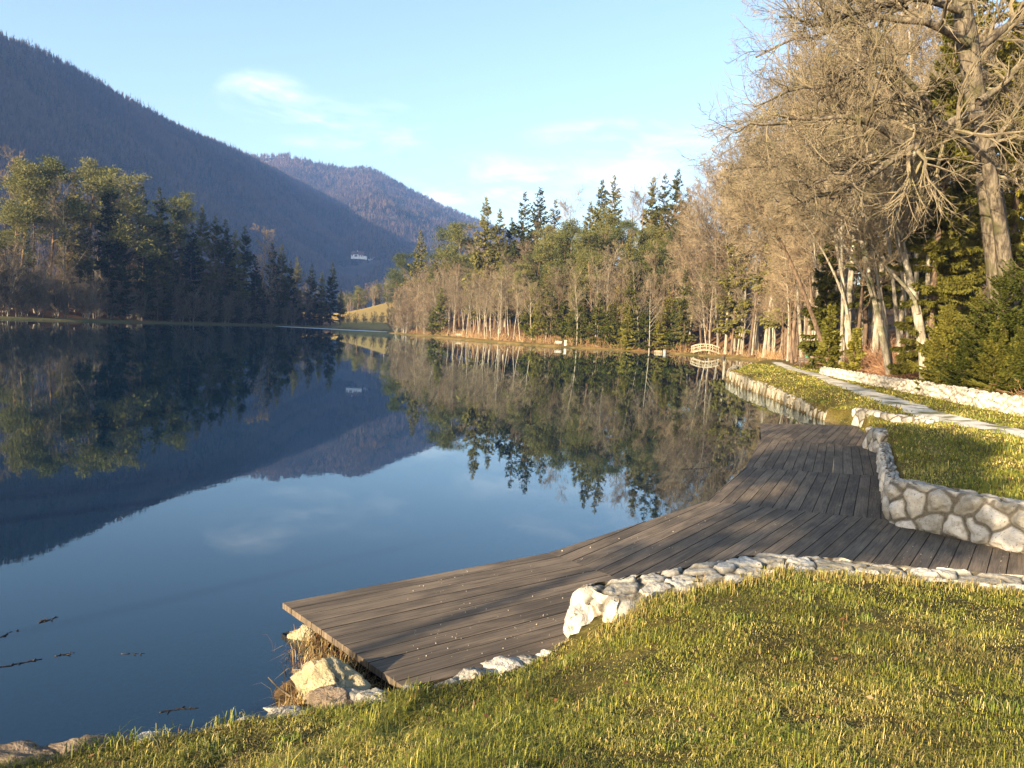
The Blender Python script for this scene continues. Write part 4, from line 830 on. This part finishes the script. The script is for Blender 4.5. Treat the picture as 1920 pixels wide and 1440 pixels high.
for a in (('broad dark rock at the waterline in the nearest corner of the lawn', 40, 1432, .06, (.26, .16, .10), 1, 'rock_dark'), ('dark flat-topped rock beside the broad one in the lawn corner', 118, 1424, .06, (.17, .13, .09), 2, 'rock_dark'),
          ('dark reddish rock with grass blades hanging over it', 190, 1410, .09, (.17, .12, .10), 3, 'rock_dark'), ('small pale rock peeping out of the grass edge between dark rocks', 278, 1396, .13, (.13, .09, .07), 4, 'rock_white'),
          ('low brown rock just in front of the pale one at the edge', 232, 1412, .09, (.15, .10, .08), 5, 'rock_dark'), ('thin grey rock half sunk at the bare bit of shore', 470, 1360, .10, (.17, .10, .06), 6, 'rock'),
          ('flat grey slab at the shore below the boulder', 545, 1345, .11, (.20, .12, .06), 7, 'rock'), ('big lumpy boulder covered in yellow lichen below the deck end', 612, 1290, .12, (.23, .19, .19), 8, 'rock_lichen'),
          ('mossy brown shoulder of rock below the lichen boulder', 625, 1325, .10, (.2, .13, .11), 9, 'rock_dark'), ('mottled grey and black rock where the lawn meets the deck end', 692, 1322, .15, (.18, .11, .09), 10, 'rock'),
          ('pale small rock showing under the far corner of the deck', 572, 1188, .03, (.13, .09, .08), 11, 'rock_lichen'), ('flat grey stone level with the deck, nearest its corner', 790, 1302, .17, (.15, .09, .05), 12, 'rock'),
          ('rounded grey stone rising above the deck edging', 885, 1270, .19, (.15, .11, .08), 13, 'rock'), ('large whitish flat stone in the deck edging', 950, 1250, .19, (.17, .10, .06), 14, 'rock_white'),
          ('small pale stone next to the wall boulder, last of the deck edging', 1030, 1232, .19, (.11, .07, .05), 15, 'rock_white'), ('low rough grey stone between the flat slab and the rounded one', 842, 1288, .17, (.14, .09, .055), 16, 'rock'),
          ('thin grey slab behind the whitish stone in the deck edging', 990, 1243, .18, (.12, .08, .05), 17, 'rock'), ('flat brown stone in front of the whitish edging stone', 985, 1258, .18, (.13, .07, .04), 18, 'rock_dark')):
    rock(*a)

_r = rock('end', 1080, 1172, .33, (.19, .20, .27), 33, 'rock_white'); _r.name = 'end_stone'
for _k in ('label', 'category', 'group'): del _r[_k]
_p = np.array(_r.location)+np.array([.10, .12, 0]); _r.parent = nw; _r.location = _p-np.array(nw.location)
# ------------------------------------------------------------------ grass
def blades(p, r, h, w, lean=.55):
    n = len(p); az = r.random(n)*6.283; d = np.stack([np.cos(az), np.sin(az)], 1); s = np.stack([-np.sin(az), np.cos(az), 0*az], 1)
    ln = np.clip(np.abs(r.normal(0, lean, n)), .08, 2.3); q = []
    for o_, z_ in ((.16*ln, .55-.06*ln), (.55*ln, .88-.2*ln), (1.0*ln, np.maximum(1-.5*ln, .10))):
        q.append(p+np.c_[d*(h*o_)[:, None], h*z_])
    a = s*(w/2)[:, None]
    V = np.stack([p-a, p+a, q[0]+a, q[0]-a, q[1]+a*.7, q[1]-a*.7, q[2]], 1).reshape(-1, 3); i = np.arange(n)[:, None]*7
    return V, [np.concatenate([np.concatenate([i, i+1, i+2, i+3], 1), np.concatenate([i+3, i+2, i+4, i+5], 1)]), np.concatenate([i+5, i+4, i+6], 1)]
gmat, nt, b = nmat('grass_blades', .6, .25); t_c = attr(nt, 'tint', 'Color'); base(nt, b, t_c)
tr = nd(nt, 'ShaderNodeBsdfTranslucent', {0: t_c}); ms = nd(nt, 'ShaderNodeMixShader', {0: .3}); nt.links.new(b.outputs[0], ms.inputs[1]); nt.links.new(tr.outputs[0], ms.inputs[2]); nt.links.new(ms.outputs[0], nt.nodes['Material Output'].inputs[0])
def lawn_grass(name, label, n, rmin, rmax, azr, test, h0, wfun, seed, straw=.25, lean=.7):
    r = np.random.default_rng(seed); q = np.exp(r.uniform(math.log(rmin), math.log(rmax), n)); az = np.radians(r.uniform(*azr, n))
    x = q*np.sin(az); y = q*np.cos(az); k = test(x, y); x, y, q = x[k], y[k], q[k]
    tuft = fbm(x, y, 3.2, seed, 3); patch = fbm(x, y, .9, seed+4, 3); k = r.random(len(x)) < np.clip(.8+.5*tuft, .25, 1); x, y, q, tuft, patch = x[k], y[k], q[k], tuft[k], patch[k]
    n = len(x); z = zfun(x, y)-.004
    h = h0*(.55+.75*r.random(n))*(1+.65*np.clip(tuft, -.6, 1))*(1+1.3*(r.random(n) < .05))*(1+.9*sst(.55, .9, fbm(x, y, 1.7, seed+9, 2))); w = wfun(q)*r.uniform(.7, 1.3, n)
    V, F = blades(np.stack([x, y, z], 1), r, h, w, lean)
    g1_ = np.array([.10, .135, .02]); g2_ = np.array([.31, .29, .045]); st_ = np.array([.58, .46, .17]); br = np.array([.17, .10, .045])
    c = cm(np.broadcast_to(g1_, (n, 3)), g2_, r.random(n)); ps = np.clip(straw+.45*patch-.3*tuft, .03, .9); is_ = r.random(n) < ps
    c = np.where(is_[:, None], cm(np.broadcast_to(g2_, (n, 3)), st_, r.random(n)), c); pt = sst(.1, .75, fbm(x, y, 1.3, seed+31, 3)); c = c*(1-.5*pt*(r.random(n) < .8))[:, None]; c = np.where((r.random(n) < .07)[:, None], br, c)*r.uniform(.75, 1.2, (n, 1))
    tag(obj(name, mesh(name, V, F, gmat, False, {'tint': np.repeat(c, 7, 0)})), label, 'grass', kind='stuff')
onwall = lambda x, y: seg_dist(x, y, WALLN, False) > .25
lawn_grass('grass', 'uneven winter grass of the front lawn, green tufts among straw', 560000, 1.9, 9.5, (-48, 46), lambda x, y: inside(x, y, LAWN_N) & onwall(x, y), .027, lambda q: .0009+.0005*q, 51, .30, 1.5)
lawn_grass('grass', 'short grass of the lawn between the deck and the gravel path', 230000, 9.5, 75, (4, 42), lambda x, y: (inside(x, y, RL) | ((y > 19) & (y < 34) & (x > 8.5) & (x < 14.5) & ~inside(x, y, DECKP))) & (seg_dist(x, y, pc, False)+.35*np.random.default_rng(3).random(len(x)) > .8) & (sdist(x, y, FOR_R) < 0) & (-sdist(x, y, LAKE) > .12) & (seg_dist(x, y, WR_[:4], False) > .24) & (seg_dist(x, y, WR_[3:], False) > .06), .05, lambda q: .0018+.00085*q, 52, .32, 1.0)
def tufts(name, label, spots, seed, h, nb, cols, spread=.10):
    r = np.random.default_rng(seed); mb = MB()
    for (x, y), hh_ in spots:
        n = nb; p = np.stack([x+r.normal(0, spread, n), y+r.normal(0, spread, n)], 1); z = np.maximum(zfun(p[:, 0], p[:, 1]), -.05)
        V, F = blades(np.c_[p, z], r, h*hh_*r.uniform(.4, 1.2, n), np.full(n, .005), .9); c = np.array(cols)[r.integers(0, len(cols), n)]*r.uniform(.7, 1.2, (n, 1)); mb.add(V, F, tint=np.repeat(c, 7, 0))
    tag(mb.build(name, gmat), label, 'grass', kind='stuff')
G_ = [(.10, .14, .02), (.2, .22, .04)]; S_ = [(.38, .27, .10), (.28, .17, .07), (.18, .09, .04), (.45, .36, .17)]
tufts('dry_grass', 'dry brown grass and stems hanging down the bank under the deck end', [(P(a, b_, .08)[:2], s) for a, b_, s in ((585, 1195, 1.2), (600, 1215, 1.2), (620, 1240, 1.2), (640, 1250, 1), (660, 1262, 1), (680, 1275, .8), (590, 1240, 1), (575, 1318, 1.2), (590, 1335, 1), (700, 1290, .8), (570, 1300, .9), (605, 1180, .9), (640, 1225, .9), (660, 1290, .7))], 61, .17, 90, S_)
tufts('grass', 'fresh green tufts growing between the rocks and the deck', [(P(a, b_, .15)[:2], s) for a, b_, s in ((715, 1283, 1), (725, 1300, 1), (745, 1312, .8), (185, 1400, 1.1), (165, 1405, .9), (240, 1395, 1.2), (300, 1385, 1), (420, 1362, 1), (430, 1366, .8), (545, 1335, .7))], 62, .10, 60, G_+[(.3, .27, .08)], .05)
_r = np.random.default_rng(91); _q = np.exp(_r.uniform(math.log(2.3), math.log(7.5), 150)); _a = np.radians(_r.uniform(-38, 42, 150)); _x = _q*np.sin(_a); _y = _q*np.cos(_a); _k = inside(_x, _y, LAWN_N) & onwall(_x, _y)
tufts('grass', 'longer clumps of green grass sticking out of the front lawn', [((a, b_), s) for a, b_, s in zip(_x[_k], _y[_k], _r.uniform(.6, 1.5, _k.sum()))], 64, .055, 55, [(.10, .15, .02), (.16, .19, .03), (.27, .27, .05), (.4, .34, .13)], .045)
tufts('grass', 'yellow grass tufts spilling over the back of the low front wall', [(WALLN[i]*(1-f)+WALLN[i+1]*f+np.array([0.02, -.36]), .5+.9*abs(math.sin(i*7.3+f*19))) for i in range(0, 6) for f in np.linspace(0, .95, 9)], 63, .065, 70, [(.42, .33, .11), (.25, .24, .05), (.33, .24, .09)], .09)
r = np.random.default_rng(70); n = 420; q = np.exp(r.uniform(math.log(2.2), math.log(8), n)); az = np.radians(r.uniform(-40, 40, n)); x = q*np.sin(az); y = q*np.cos(az); k = inside(x, y, LAWN_N) & (r.random(n) < .6); x, y = x[k], y[k]
ex = [(P(a, b_, .16)[:2]) for a, b_ in zip(r.uniform(660, 800, 70), r.uniform(1275, 1325, 70))]+[P(a, .228*a+602+r.normal(0, 4), DZ)[:2] for a in r.uniform(1655, 1920, 60)]
x = np.concatenate([x, [p[0] for p in ex]]); y = np.concatenate([y, [p[1] for p in ex]]); n = len(x)
z = np.maximum(zfun(x, y), np.where(inside(x, y, WALK), DZ, -9))+r.uniform(.012, .04, n)
az = r.random(n)*6.283; d = np.stack([np.cos(az), np.sin(az), r.normal(0, .3, n)], 1); L_ = r.uniform(.018, .042, n); V, F = cards(np.stack([x, y, z], 1), norm(d), norm(np.array([0, 0, 1.])+.5*r.normal(size=(n, 3))), L_, L_*.7)
c = np.array([(.16, .075, .03), (.24, .13, .06), (.10, .045, .022), (.33, .23, .12)])[r.integers(0, 4, n)]
tag(obj('fallen_leaves', mesh('fallen_leaves', V, F, gmat, False, {'tint': np.repeat(c, 4, 0)})), 'curled brown leaves lying in the grass and against the walls', 'leaves', kind='stuff')

# ------------------------------------------------------------------ floating sticks
MAT['wetwood'] = two_tone('wet_wood', (.012, .009, .007), (.04, .03, .022), 12, .5)
def stick(label, pts, r0, z=.004, seed=1, knots=True):
    r = np.random.default_rng(seed); p = np.array([P(a, b_, z) for a, b_ in pts]); o = p[0].copy(); q, _ = resample(p-o, 12); q += r.normal(0, r0*.4, q.shape)*np.array([1, 1, .3])
    rad = .45*r0*(1+.4*r.random(12))*np.linspace(1, .45, 12); mb = MB().tube(q, rad, 6)
    for i in (3, 6, 9):
        mb.tube([q[i], q[i]+np.array([r.normal(0, .025), r.normal(0, .025), .004+r0*.4])], [r0*.5, r0*.3], 4)
    tag(mb.build('floating_stick', MAT['wetwood'], None, True, tuple(o)), label, 'stick', 'sticks floating in the lake')
stick('thick dark stick floating at the edge of the view', [(-8, 1202), (20, 1186), (44, 1180)], .02, -.006, 1); stick('short dark stick tip floating beyond the thick one', [(84, 1166), (108, 1157)], .013, 0, 2)
stick('small dark fleck of bark between two floating sticks', [(74, 1168), (90, 1162)], .012, .0, 8)
stick('long thin stick floating nearest the edge of the view', [(-10, 1254), (30, 1245), (78, 1236)], .014, 0, 3); stick('thin stick lying in line with the long one', [(104, 1230), (138, 1224)], .012, 0, 4)
stick('straight thin stick floating alone in open water', [(228, 1226), (272, 1225)], .010, 0, 5); stick('dark curved branch floating near the front lawn', [(296, 1337), (330, 1330), (372, 1328)], .012, 0, 6)
stick('thin dark twig floating off the wooden deck', [(1278, 880), (1336, 877)], .022, 0, 7)
p = P(553, 1325, .0); mb = MB(); r = np.random.default_rng(4)
mb.tube([P(562, 1335, .02)-p, P(545, 1306, .08)-p, P(520, 1288, .12)-p, P(503, 1270, .14)-p], [.011, .009, .007, .004], 6)
for a, b_ in (((545, 1306), (575, 1318)), ((545, 1306), (536, 1330)), ((520, 1288), (512, 1300)), ((548, 1310), (566, 1290))): mb.tube([P(*a, .08)-p, P(*b_, .06)-p], [.007, .003], 4)
tag(mb.build('twig', MAT['twig_red'], None, True, tuple(p)), 'forked reddish twig sticking up out of the water by the boulder', 'twig')

# ------------------------------------------------------------------ furniture far along the shore
wl = two_tone('pale_timber', (.27, .23, .16), (.40, .35, .26), 3, .7, (1, 1, 6)); dk = two_tone('dark_timber', (.05, .04, .03), (.10, .075, .055), 4, .8, (1, 1, 5))
grn = two_tone('green_metal', (.03, .15, .10), (.05, .22, .15), 3, .5); wht = two_tone('white_paint', (.36, .35, .32), (.5, .48, .43), 2, .6); gry = two_tone('grey_metal', (.2, .21, .2), (.3, .31, .3), 5, .5)
p0 = P(1300, 658, .3); p1 = P(1347, 661, .3); yb = 139.0; xa, xb = PX(1297, 656, yb)[0], PX(1347, 659, yb)[0]; Lb = xb-xa; zb = max(gz((xa+xb)/2, yb), .3)
br = empty('footbridge', ((xa+xb)/2, yb, zb)); tag(br, 'small arched white timber footbridge with railings at the corner of the lake', 'bridge')
arch = lambda t: .55*(1-(2*t-1)**2)
def archbar(mb, y, z0, w, h, n=14):
    for i in range(n):
        a, b_ = i/n, (i+1)/n; mb.bar(((a-.5)*Lb, y, z0+arch(a)), ((b_-.5)*Lb, y, z0+arch(b_)), w, h)
mb = MB(); archbar(mb, 0, .15, 1.5, .10); mb.build('deck_arch', wl, br)
for sgn in (-1, 1):
    mb = MB(); archbar(mb, sgn*.75, .12, .10, .24); mb.build('side_beam', wl, br)
    mb = MB(); archbar(mb, sgn*.75, 1.15, .09, .12); mb.build('handrail', wl, br); mb = MB(); archbar(mb, sgn*.75, .72, .05, .09); mb.build('mid_rail', wl, br)
    for t in (.04, .27, .5, .73, .96): MB().box((t-.5)*Lb-.06, (t-.5)*Lb+.06, sgn*.75-.055, sgn*.75+.055, arch(t)-.1, arch(t)+1.2).build('railing_post', wl, br)
def bench(label, px, py, y, w, mt, rz=0.0, back=True, name='park_bench'):
    q = PX(px, py, y); z = gz(q[0], y); e = empty(name, (q[0], y, z), rz); tag(e, label, 'bench', 'benches along the shore')
    for yy in (-.16, 0, .16): MB().box(-w/2, w/2, yy-.065, yy+.065, .42, .47).build('seat_board', mt, e)
    if back:
        for zz in (.62, .80): MB().bar((-w/2, .26+(zz-.5)*.2, zz), (w/2, .26+(zz-.5)*.2, zz), .035, .14).build('back_board', mt, e)
    for s in (-1, 1):
        mb = MB().box(s*w*.36-.05, s*w*.36+.05, -.2, .2, -.05, .42)
        if back: mb.bar((s*w*.36, .2, .3), (s*w*.36, .34, .88), .07, .05)
        mb.build('leg', dk, e)
bench('bright white bench facing the lake in front of the young spruces', 1047, 640, 149.5, 1.25, wht); bench('pale bench beside the square bin on the far shore', 1235, 652, 141, 1.3, wl)
bench('dark bench at the foot of the white footbridge', 1340, 655, 124, 2.0, dk, .3); bench('dark wooden bench beside the path, below the green bin', 1513, 683, 66, 1.5, dk, -.4)
bench('small white bench between tree trunks near the lake narrows', 860, 631, 187, 1.4, wl)
def bin_(label, px, py, y, mt, w=.5, h=.9, name='litter_bin', legs=0.0):
    q = PX(px, py, y); z = gz(q[0], y); e = empty(name, (q[0], y, z)); tag(e, label, 'bin', 'bins along the shore')
    a = np.linspace(0, 2*math.pi, 13)[:-1]; mb = MB(); ring = lambda rr_, zz: np.stack([rr_*np.cos(a), rr_*np.sin(a), np.full(12, zz)], 1)
    V = np.concatenate([ring(w*.42, legs), ring(w*.5, legs+h*.85), ring(w*.44, legs+h*.85), ring(w*.40, legs+.1)]); f = [[i+12*k, (i+1) % 12+12*k, (i+1) % 12+12*(k+1), i+12*(k+1)] for k in range(3) for i in range(12)]
    mb.add(V, f).build('bucket', mt, e)
    V = np.concatenate([ring(w*.55, legs+h*.93), ring(w*.5, legs+h), [[0, 0, legs+h*1.05]]]); f4 = [[i, (i+1) % 12, 12+(i+1) % 12, 12+i] for i in range(12)]; f3 = [[12+i, 12+(i+1) % 12, 24] for i in range(12)]
    MB().add(V, [np.array(f4), np.array(f3)]).build('lid', mt, e)
    mb = MB()
    for sx in (-1, 1): mb.box(sx*w*.52-.03, sx*w*.52+.03, -.03, .03, -.1, legs+h*.95)
    mb.build('support', dk, e)
bin_('square grey bin standing beside the pale bench on the far shore', 1247, 650, 140.5, gry, .6, .9); bin_('dark green bin to one side of the footbridge', 1357, 656, 126, dk, .6, 1.0)
bin_('teal green bin on a post by the leaning tree and brambles', 1513, 672, 67.5, grn, .42, .7, legs=.75); 
q = PX(1060, 641, 150); mb = MB().box(-.2, .2, -.2, .2, -.1, .9).box(-.26, .26, -.26, .26, .9, 1.0); o = mb.build('marker_post', wht, None, False, (q[0], 150, gz(q[0], 150))); tag(o, 'short white marker post to one side of the white bench', 'post')
# ------------------------------------------------------------------ farmhouse on the mountain
hy = 1350; q = PX(672, 482, hy)
# height of the slope under the house
def slope_z(G, x, y):
    d = (G[..., 0]-x)**2+(G[..., 1]-y)**2; return float(G.reshape(-1, 3)[d.argmin(), 2])
hz = q[2]; hs_ = empty('farmhouse', (q[0], hy, hz), -.12); hs_.scale = (1.25, 1.25, 1.25); tag(hs_, 'lone white farmhouse with a dark roof and pointed dormer high on the mountain', 'house')
wp = two_tone('white_plaster', (.66, .66, .64), (.78, .78, .76), .6, .9); rf = two_tone('roof_tiles', (.08, .045, .04), (.15, .075, .06), 2, .9); gl_ = two_tone('window_glass', (.02, .025, .03), (.04, .05, .06), 1, .1, spec=.5)
MB().box(-9, 7.5, -4, 4, -3, 2.6).build('wall', wp, hs_)
def prism(x0, x1, y0, y1, z0, zr, axis='x', ov=.6):
    if axis == 'x':
        ym = (y0+y1)/2; V = [(x0-ov, y0-ov, z0-.3), (x1+ov, y0-ov, z0-.3), (x1+ov, y1+ov, z0-.3), (x0-ov, y1+ov, z0-.3), (x0-ov, ym, zr), (x1+ov, ym, zr)]
        return V, [np.array([[0, 1, 5, 4], [2, 3, 4, 5], [3, 2, 1, 0]]), np.array([[0, 4, 3], [1, 2, 5]])]
    xm = (x0+x1)/2; V = [(x0-ov, y0-ov, z0-.3), (x1+ov, y0-ov, z0-.3), (x1+ov, y1, z0-.3), (x0-ov, y1, z0-.3), (xm, y0-ov, zr), (xm, y1, zr)]
    return V, [np.array([[1, 2, 5, 4], [3, 0, 4, 5], [3, 2, 1, 0]]), np.array([[0, 1, 4], [2, 3, 5]])]
ro = MB().add(*prism(-9, 7.5, -4, 4, 2.75, 7.6)).build('roof', rf, hs_); MB().box(-2.4, -1.4, .5, 1.5, 6, 8.4).build('chimney', wp, ro)
gb = MB().box(-5, 1.5, -5.6, -4, -3, 3.4).add([(-5, -5.6, 3.4), (1.5, -5.6, 3.4), (-1.75, -5.6, 6.2), (-5, -4, 3.4), (1.5, -4, 3.4), (-1.75, -4, 6.2)], [np.array([[0, 1, 2], [5, 4, 3]])]).build('gable_wing', wp, hs_)
MB().add(*prism(-5, 1.5, -5.7, 1, 3.5, 6.6, 'y', .7)).build('roof', rf, gb)
for x, w in ((-7.4, 1.2), (3.2, 1.2), (5.6, 1.2)): MB().box(x-w/2, x+w/2, -4.06, -3.95, .6, 2.2).build('window', gl_, hs_)
MB().box(-3.6, .1, -5.66, -5.55, -.2, 2.6).build('door', two_tone('garage_door', (.1, .09, .08), (.16, .14, .12), 1), hs_)
MB().box(7.7, 11.5, -3, 2, -3, 1.8).build('annexe', wp, hs_); MB().add(*prism(7.9, 11.5, -3, 2, 1.9, 3.2)).build('annexe_roof', rf, hs_)
# ------------------------------------------------------------------ trees on the viewer's own shore, behind and to the side
GB_ = 'trees on the near shore beside the viewer'
SH = [(-11.6, -6.9, 8.4, 'highpine'), (-11.4, -2.6, 12, 'bare'), (-20, -7, 19, 'bare'), (-28, -5, 20, 'bare_red'), (-36, -2, 21, 'bare'), (-24, -9, 18, 'bare')]
for x, y, h, kd in SH:
    plant(kd, x, y, h, 'behind', GB_)
# ------------------------------------------------------------------ labels for the many trees: what each looks like and where it can be found
ORD = 'first second third fourth fifth sixth seventh eighth ninth tenth eleventh twelfth thirteenth fourteenth fifteenth sixteenth seventeenth eighteenth nineteenth twentieth'.split()
TEN = ['', '', 'twenty', 'thirty', 'forty', 'fifty', 'sixty', 'seventy', 'eighty', 'ninety']; TENTH = ['', '', 'twentieth', 'thirtieth', 'fortieth', 'fiftieth', 'sixtieth', 'seventieth', 'eightieth', 'ninetieth']
def ordinal(i):
    if i <= 20: return ORD[i-1]
    return TENTH[i//10] if i % 10 == 0 else TEN[i//10]+'-'+ORD[i % 10-1]
LOOK = {'bare': 'grey leafless tree', 'bare_red': 'reddish leafless tree', 'shrub': 'many-stemmed bare bush', 'spruce': 'pointed green spruce', 'dark': 'dark pointed spruce', 'pine': 'clumpy-crowned pine', 'highpine': 'bare-stemmed pine', 'bare_high': 'long-stemmed leafless tree', 'young': 'low yellow-green spruce'}
WHERE = {('wood', GR): ('at the back of the sunlit wood', 'from the narrows'), ('shore', GR): ('at the edge of the sunlit far shore', 'from the narrows'), ('slope', GR): ('inside the sunlit wood behind its front row', 'from the narrows'),
         ('understory', GR): ('under the trees near the white bench', 'from the narrows'), ('tip', GR): ('overhanging the water at the lake narrows', 'from the water'), ('shore', GN): ('at the grass edge near the path', 'from the footbridge'),
         ('slope', GN): ('inside the wood beside the path', 'from the footbridge'), ('left', GL): ('on the wooded slope across the water', 'from the picture edge'), ('leftshore', GL): ('at the waterline of the shaded bank', 'from the picture edge'),
         ('end', GE): ('in the wood behind the sunny meadow', 'from the shaded bank'), ('meadow', GE): ('by the sunny meadow at the lake end', 'from the shaded bank'), ('behind', GB_): ('on the shore beside the viewer', 'from the lawn')}
by = {}
for t in TREES:
    e, kd, zone, (x, y), Ht = t; by.setdefault((kd, zone, e['group']), []).append((x/max(y, .5) if zone != 'behind' else x, e))
for (kd, zone, g), v in by.items():
    v.sort(key=lambda a: a[0])
    if g == GN: v.reverse(); v.reverse()
    for i, (_, e) in enumerate(v):
        w_, f_ = WHERE[(zone, g)]
        e['label'] = f"{LOOK[kd]} {w_}" if len(v) == 1 else f"{LOOK[kd]} {w_}, {ordinal(i+1)} {f_}"
# ------------------------------------------------------------------ light, sky, air
EL = R(14.5); AZ = math.atan2(-.65, -.76)           # towards the sun, measured from +y towards +x
sd = np.array([math.sin(AZ)*math.cos(EL), math.cos(AZ)*math.cos(EL), math.sin(EL)])
sun = bpy.data.lights.new('sun', 'SUN'); sun.energy = 5.0; sun.angle = R(.53); sun.color = (1.0, .80, .54)
so = bpy.data.objects.new('sun', sun); col.objects.link(so); so.rotation_euler = Vector(-sd).to_track_quat('-Z', 'Y').to_euler()
w = bpy.data.worlds.new('World'); scene.world = w; w.use_nodes = True; nt = w.node_tree; bg = nt.nodes['Background']
sky = nt.nodes.new('ShaderNodeTexSky'); sky.sky_type = 'NISHITA'; sky.sun_disc = False; sky.sun_elevation = EL; sky.sun_rotation = AZ; sky.air_density = 1.0; sky.dust_density = 1.2; sky.ozone_density = 1.0
tc = nt.nodes.new('ShaderNodeTexCoord'); dirv = tc.outputs['Generated']
def spot(px, py, sx, sy):
    d = norm(ray(px, py)); rt = norm(np.cross(d, np.array([0, 0, 1.]))); up = np.cross(rt, d)
    a = nd(nt, 'ShaderNodeVectorMath', {0: dirv, 1: tuple(rt)}, operation='DOT_PRODUCT').outputs['Value']; b_ = nd(nt, 'ShaderNodeVectorMath', {0: dirv, 1: tuple(up)}, operation='DOT_PRODUCT').outputs['Value']
    m1 = nd(nt, 'ShaderNodeMath', {0: a, 1: 1/sx}, operation='MULTIPLY').outputs[0]; m2_ = nd(nt, 'ShaderNodeMath', {0: b_, 1: 1/sy}, operation='MULTIPLY').outputs[0]
    # tilt of the streak
    s1 = nd(nt, 'ShaderNodeMath', {0: m1, 1: m1}, operation='MULTIPLY').outputs[0]; s2 = nd(nt, 'ShaderNodeMath', {0: m2_, 1: m2_, 2: s1}, operation='MULTIPLY_ADD').outputs[0]
    return nd(nt, 'ShaderNodeMapRange', {0: s2, 1: 1.0, 2: 0.0, 3: 0.0, 4: 1.0}).outputs[0]
mp = nd(nt, 'ShaderNodeMapping', {0: dirv, 3: (5, 5, 16), 2: (0, .25, 0)}); cl = noise(nt, mp.outputs[0], 1.7, 7, .62, .4)
tot = None
for a in ((500, 185, .06, .035), (590, 225, .10, .035), (690, 245, .09, .04), (1180, 262, .14, .028), (960, 345, .22, .04), (1150, 340, .2, .04), (850, 385, .12, .03)):
    s_ = spot(*a); tot = s_ if tot is None else nd(nt, 'ShaderNodeMath', {0: tot, 1: s_}, operation='MAXIMUM').outputs[0]
cm_ = nd(nt, 'ShaderNodeMath', {0: ramp(nt, cl, .42, .85), 1: tot}, operation='MULTIPLY').outputs[0]
cm_ = nd(nt, 'ShaderNodeMath', {0: cm_, 1: .42}, operation='MULTIPLY').outputs[0]
sk = mix(nt, cm_, sky.outputs[0], (CLOUD, CLOUD*.93, CLOUD*.85))
nt.links.new(sk, bg.inputs['Color']); bg.inputs['Strength'].default_value = SKY
hz_, nt, b = bpy.data.materials.new('air_haze'), None, None; hz_.use_nodes = True; nt = hz_.node_tree; nt.nodes.clear()
pv = nd(nt, 'ShaderNodeVolumePrincipled', {'Color': (.21, .40, .90, 1), 'Density': HAZE, 'Anisotropy': 0.0}); o_ = nt.nodes.new('ShaderNodeOutputMaterial'); nt.links.new(pv.outputs[0], o_.inputs['Volume'])
hb = MB().box(-1150, 1100, -500, 3200, -4.5, 540).build('haze', hz_); tag(hb, 'thin blue winter air in front of the mountains', 'haze', kind='stuff')
vs = scene.view_settings; vs.view_transform = 'Standard'; vs.look = 'None'; vs.exposure = EXPO; vs.gamma = 1
cy = scene.cycles; cy.max_bounces = 7; cy.diffuse_bounces = 2; cy.glossy_bounces = 3; cy.transmission_bounces = 4; cy.transparent_max_bounces = 10; cy.volume_bounces = 1
cy.use_denoising = True; cy.denoiser = 'OPENIMAGEDENOISE'; cy.caustics_reflective = False; cy.caustics_refractive = False; cy.sample_clamp_indirect = 6
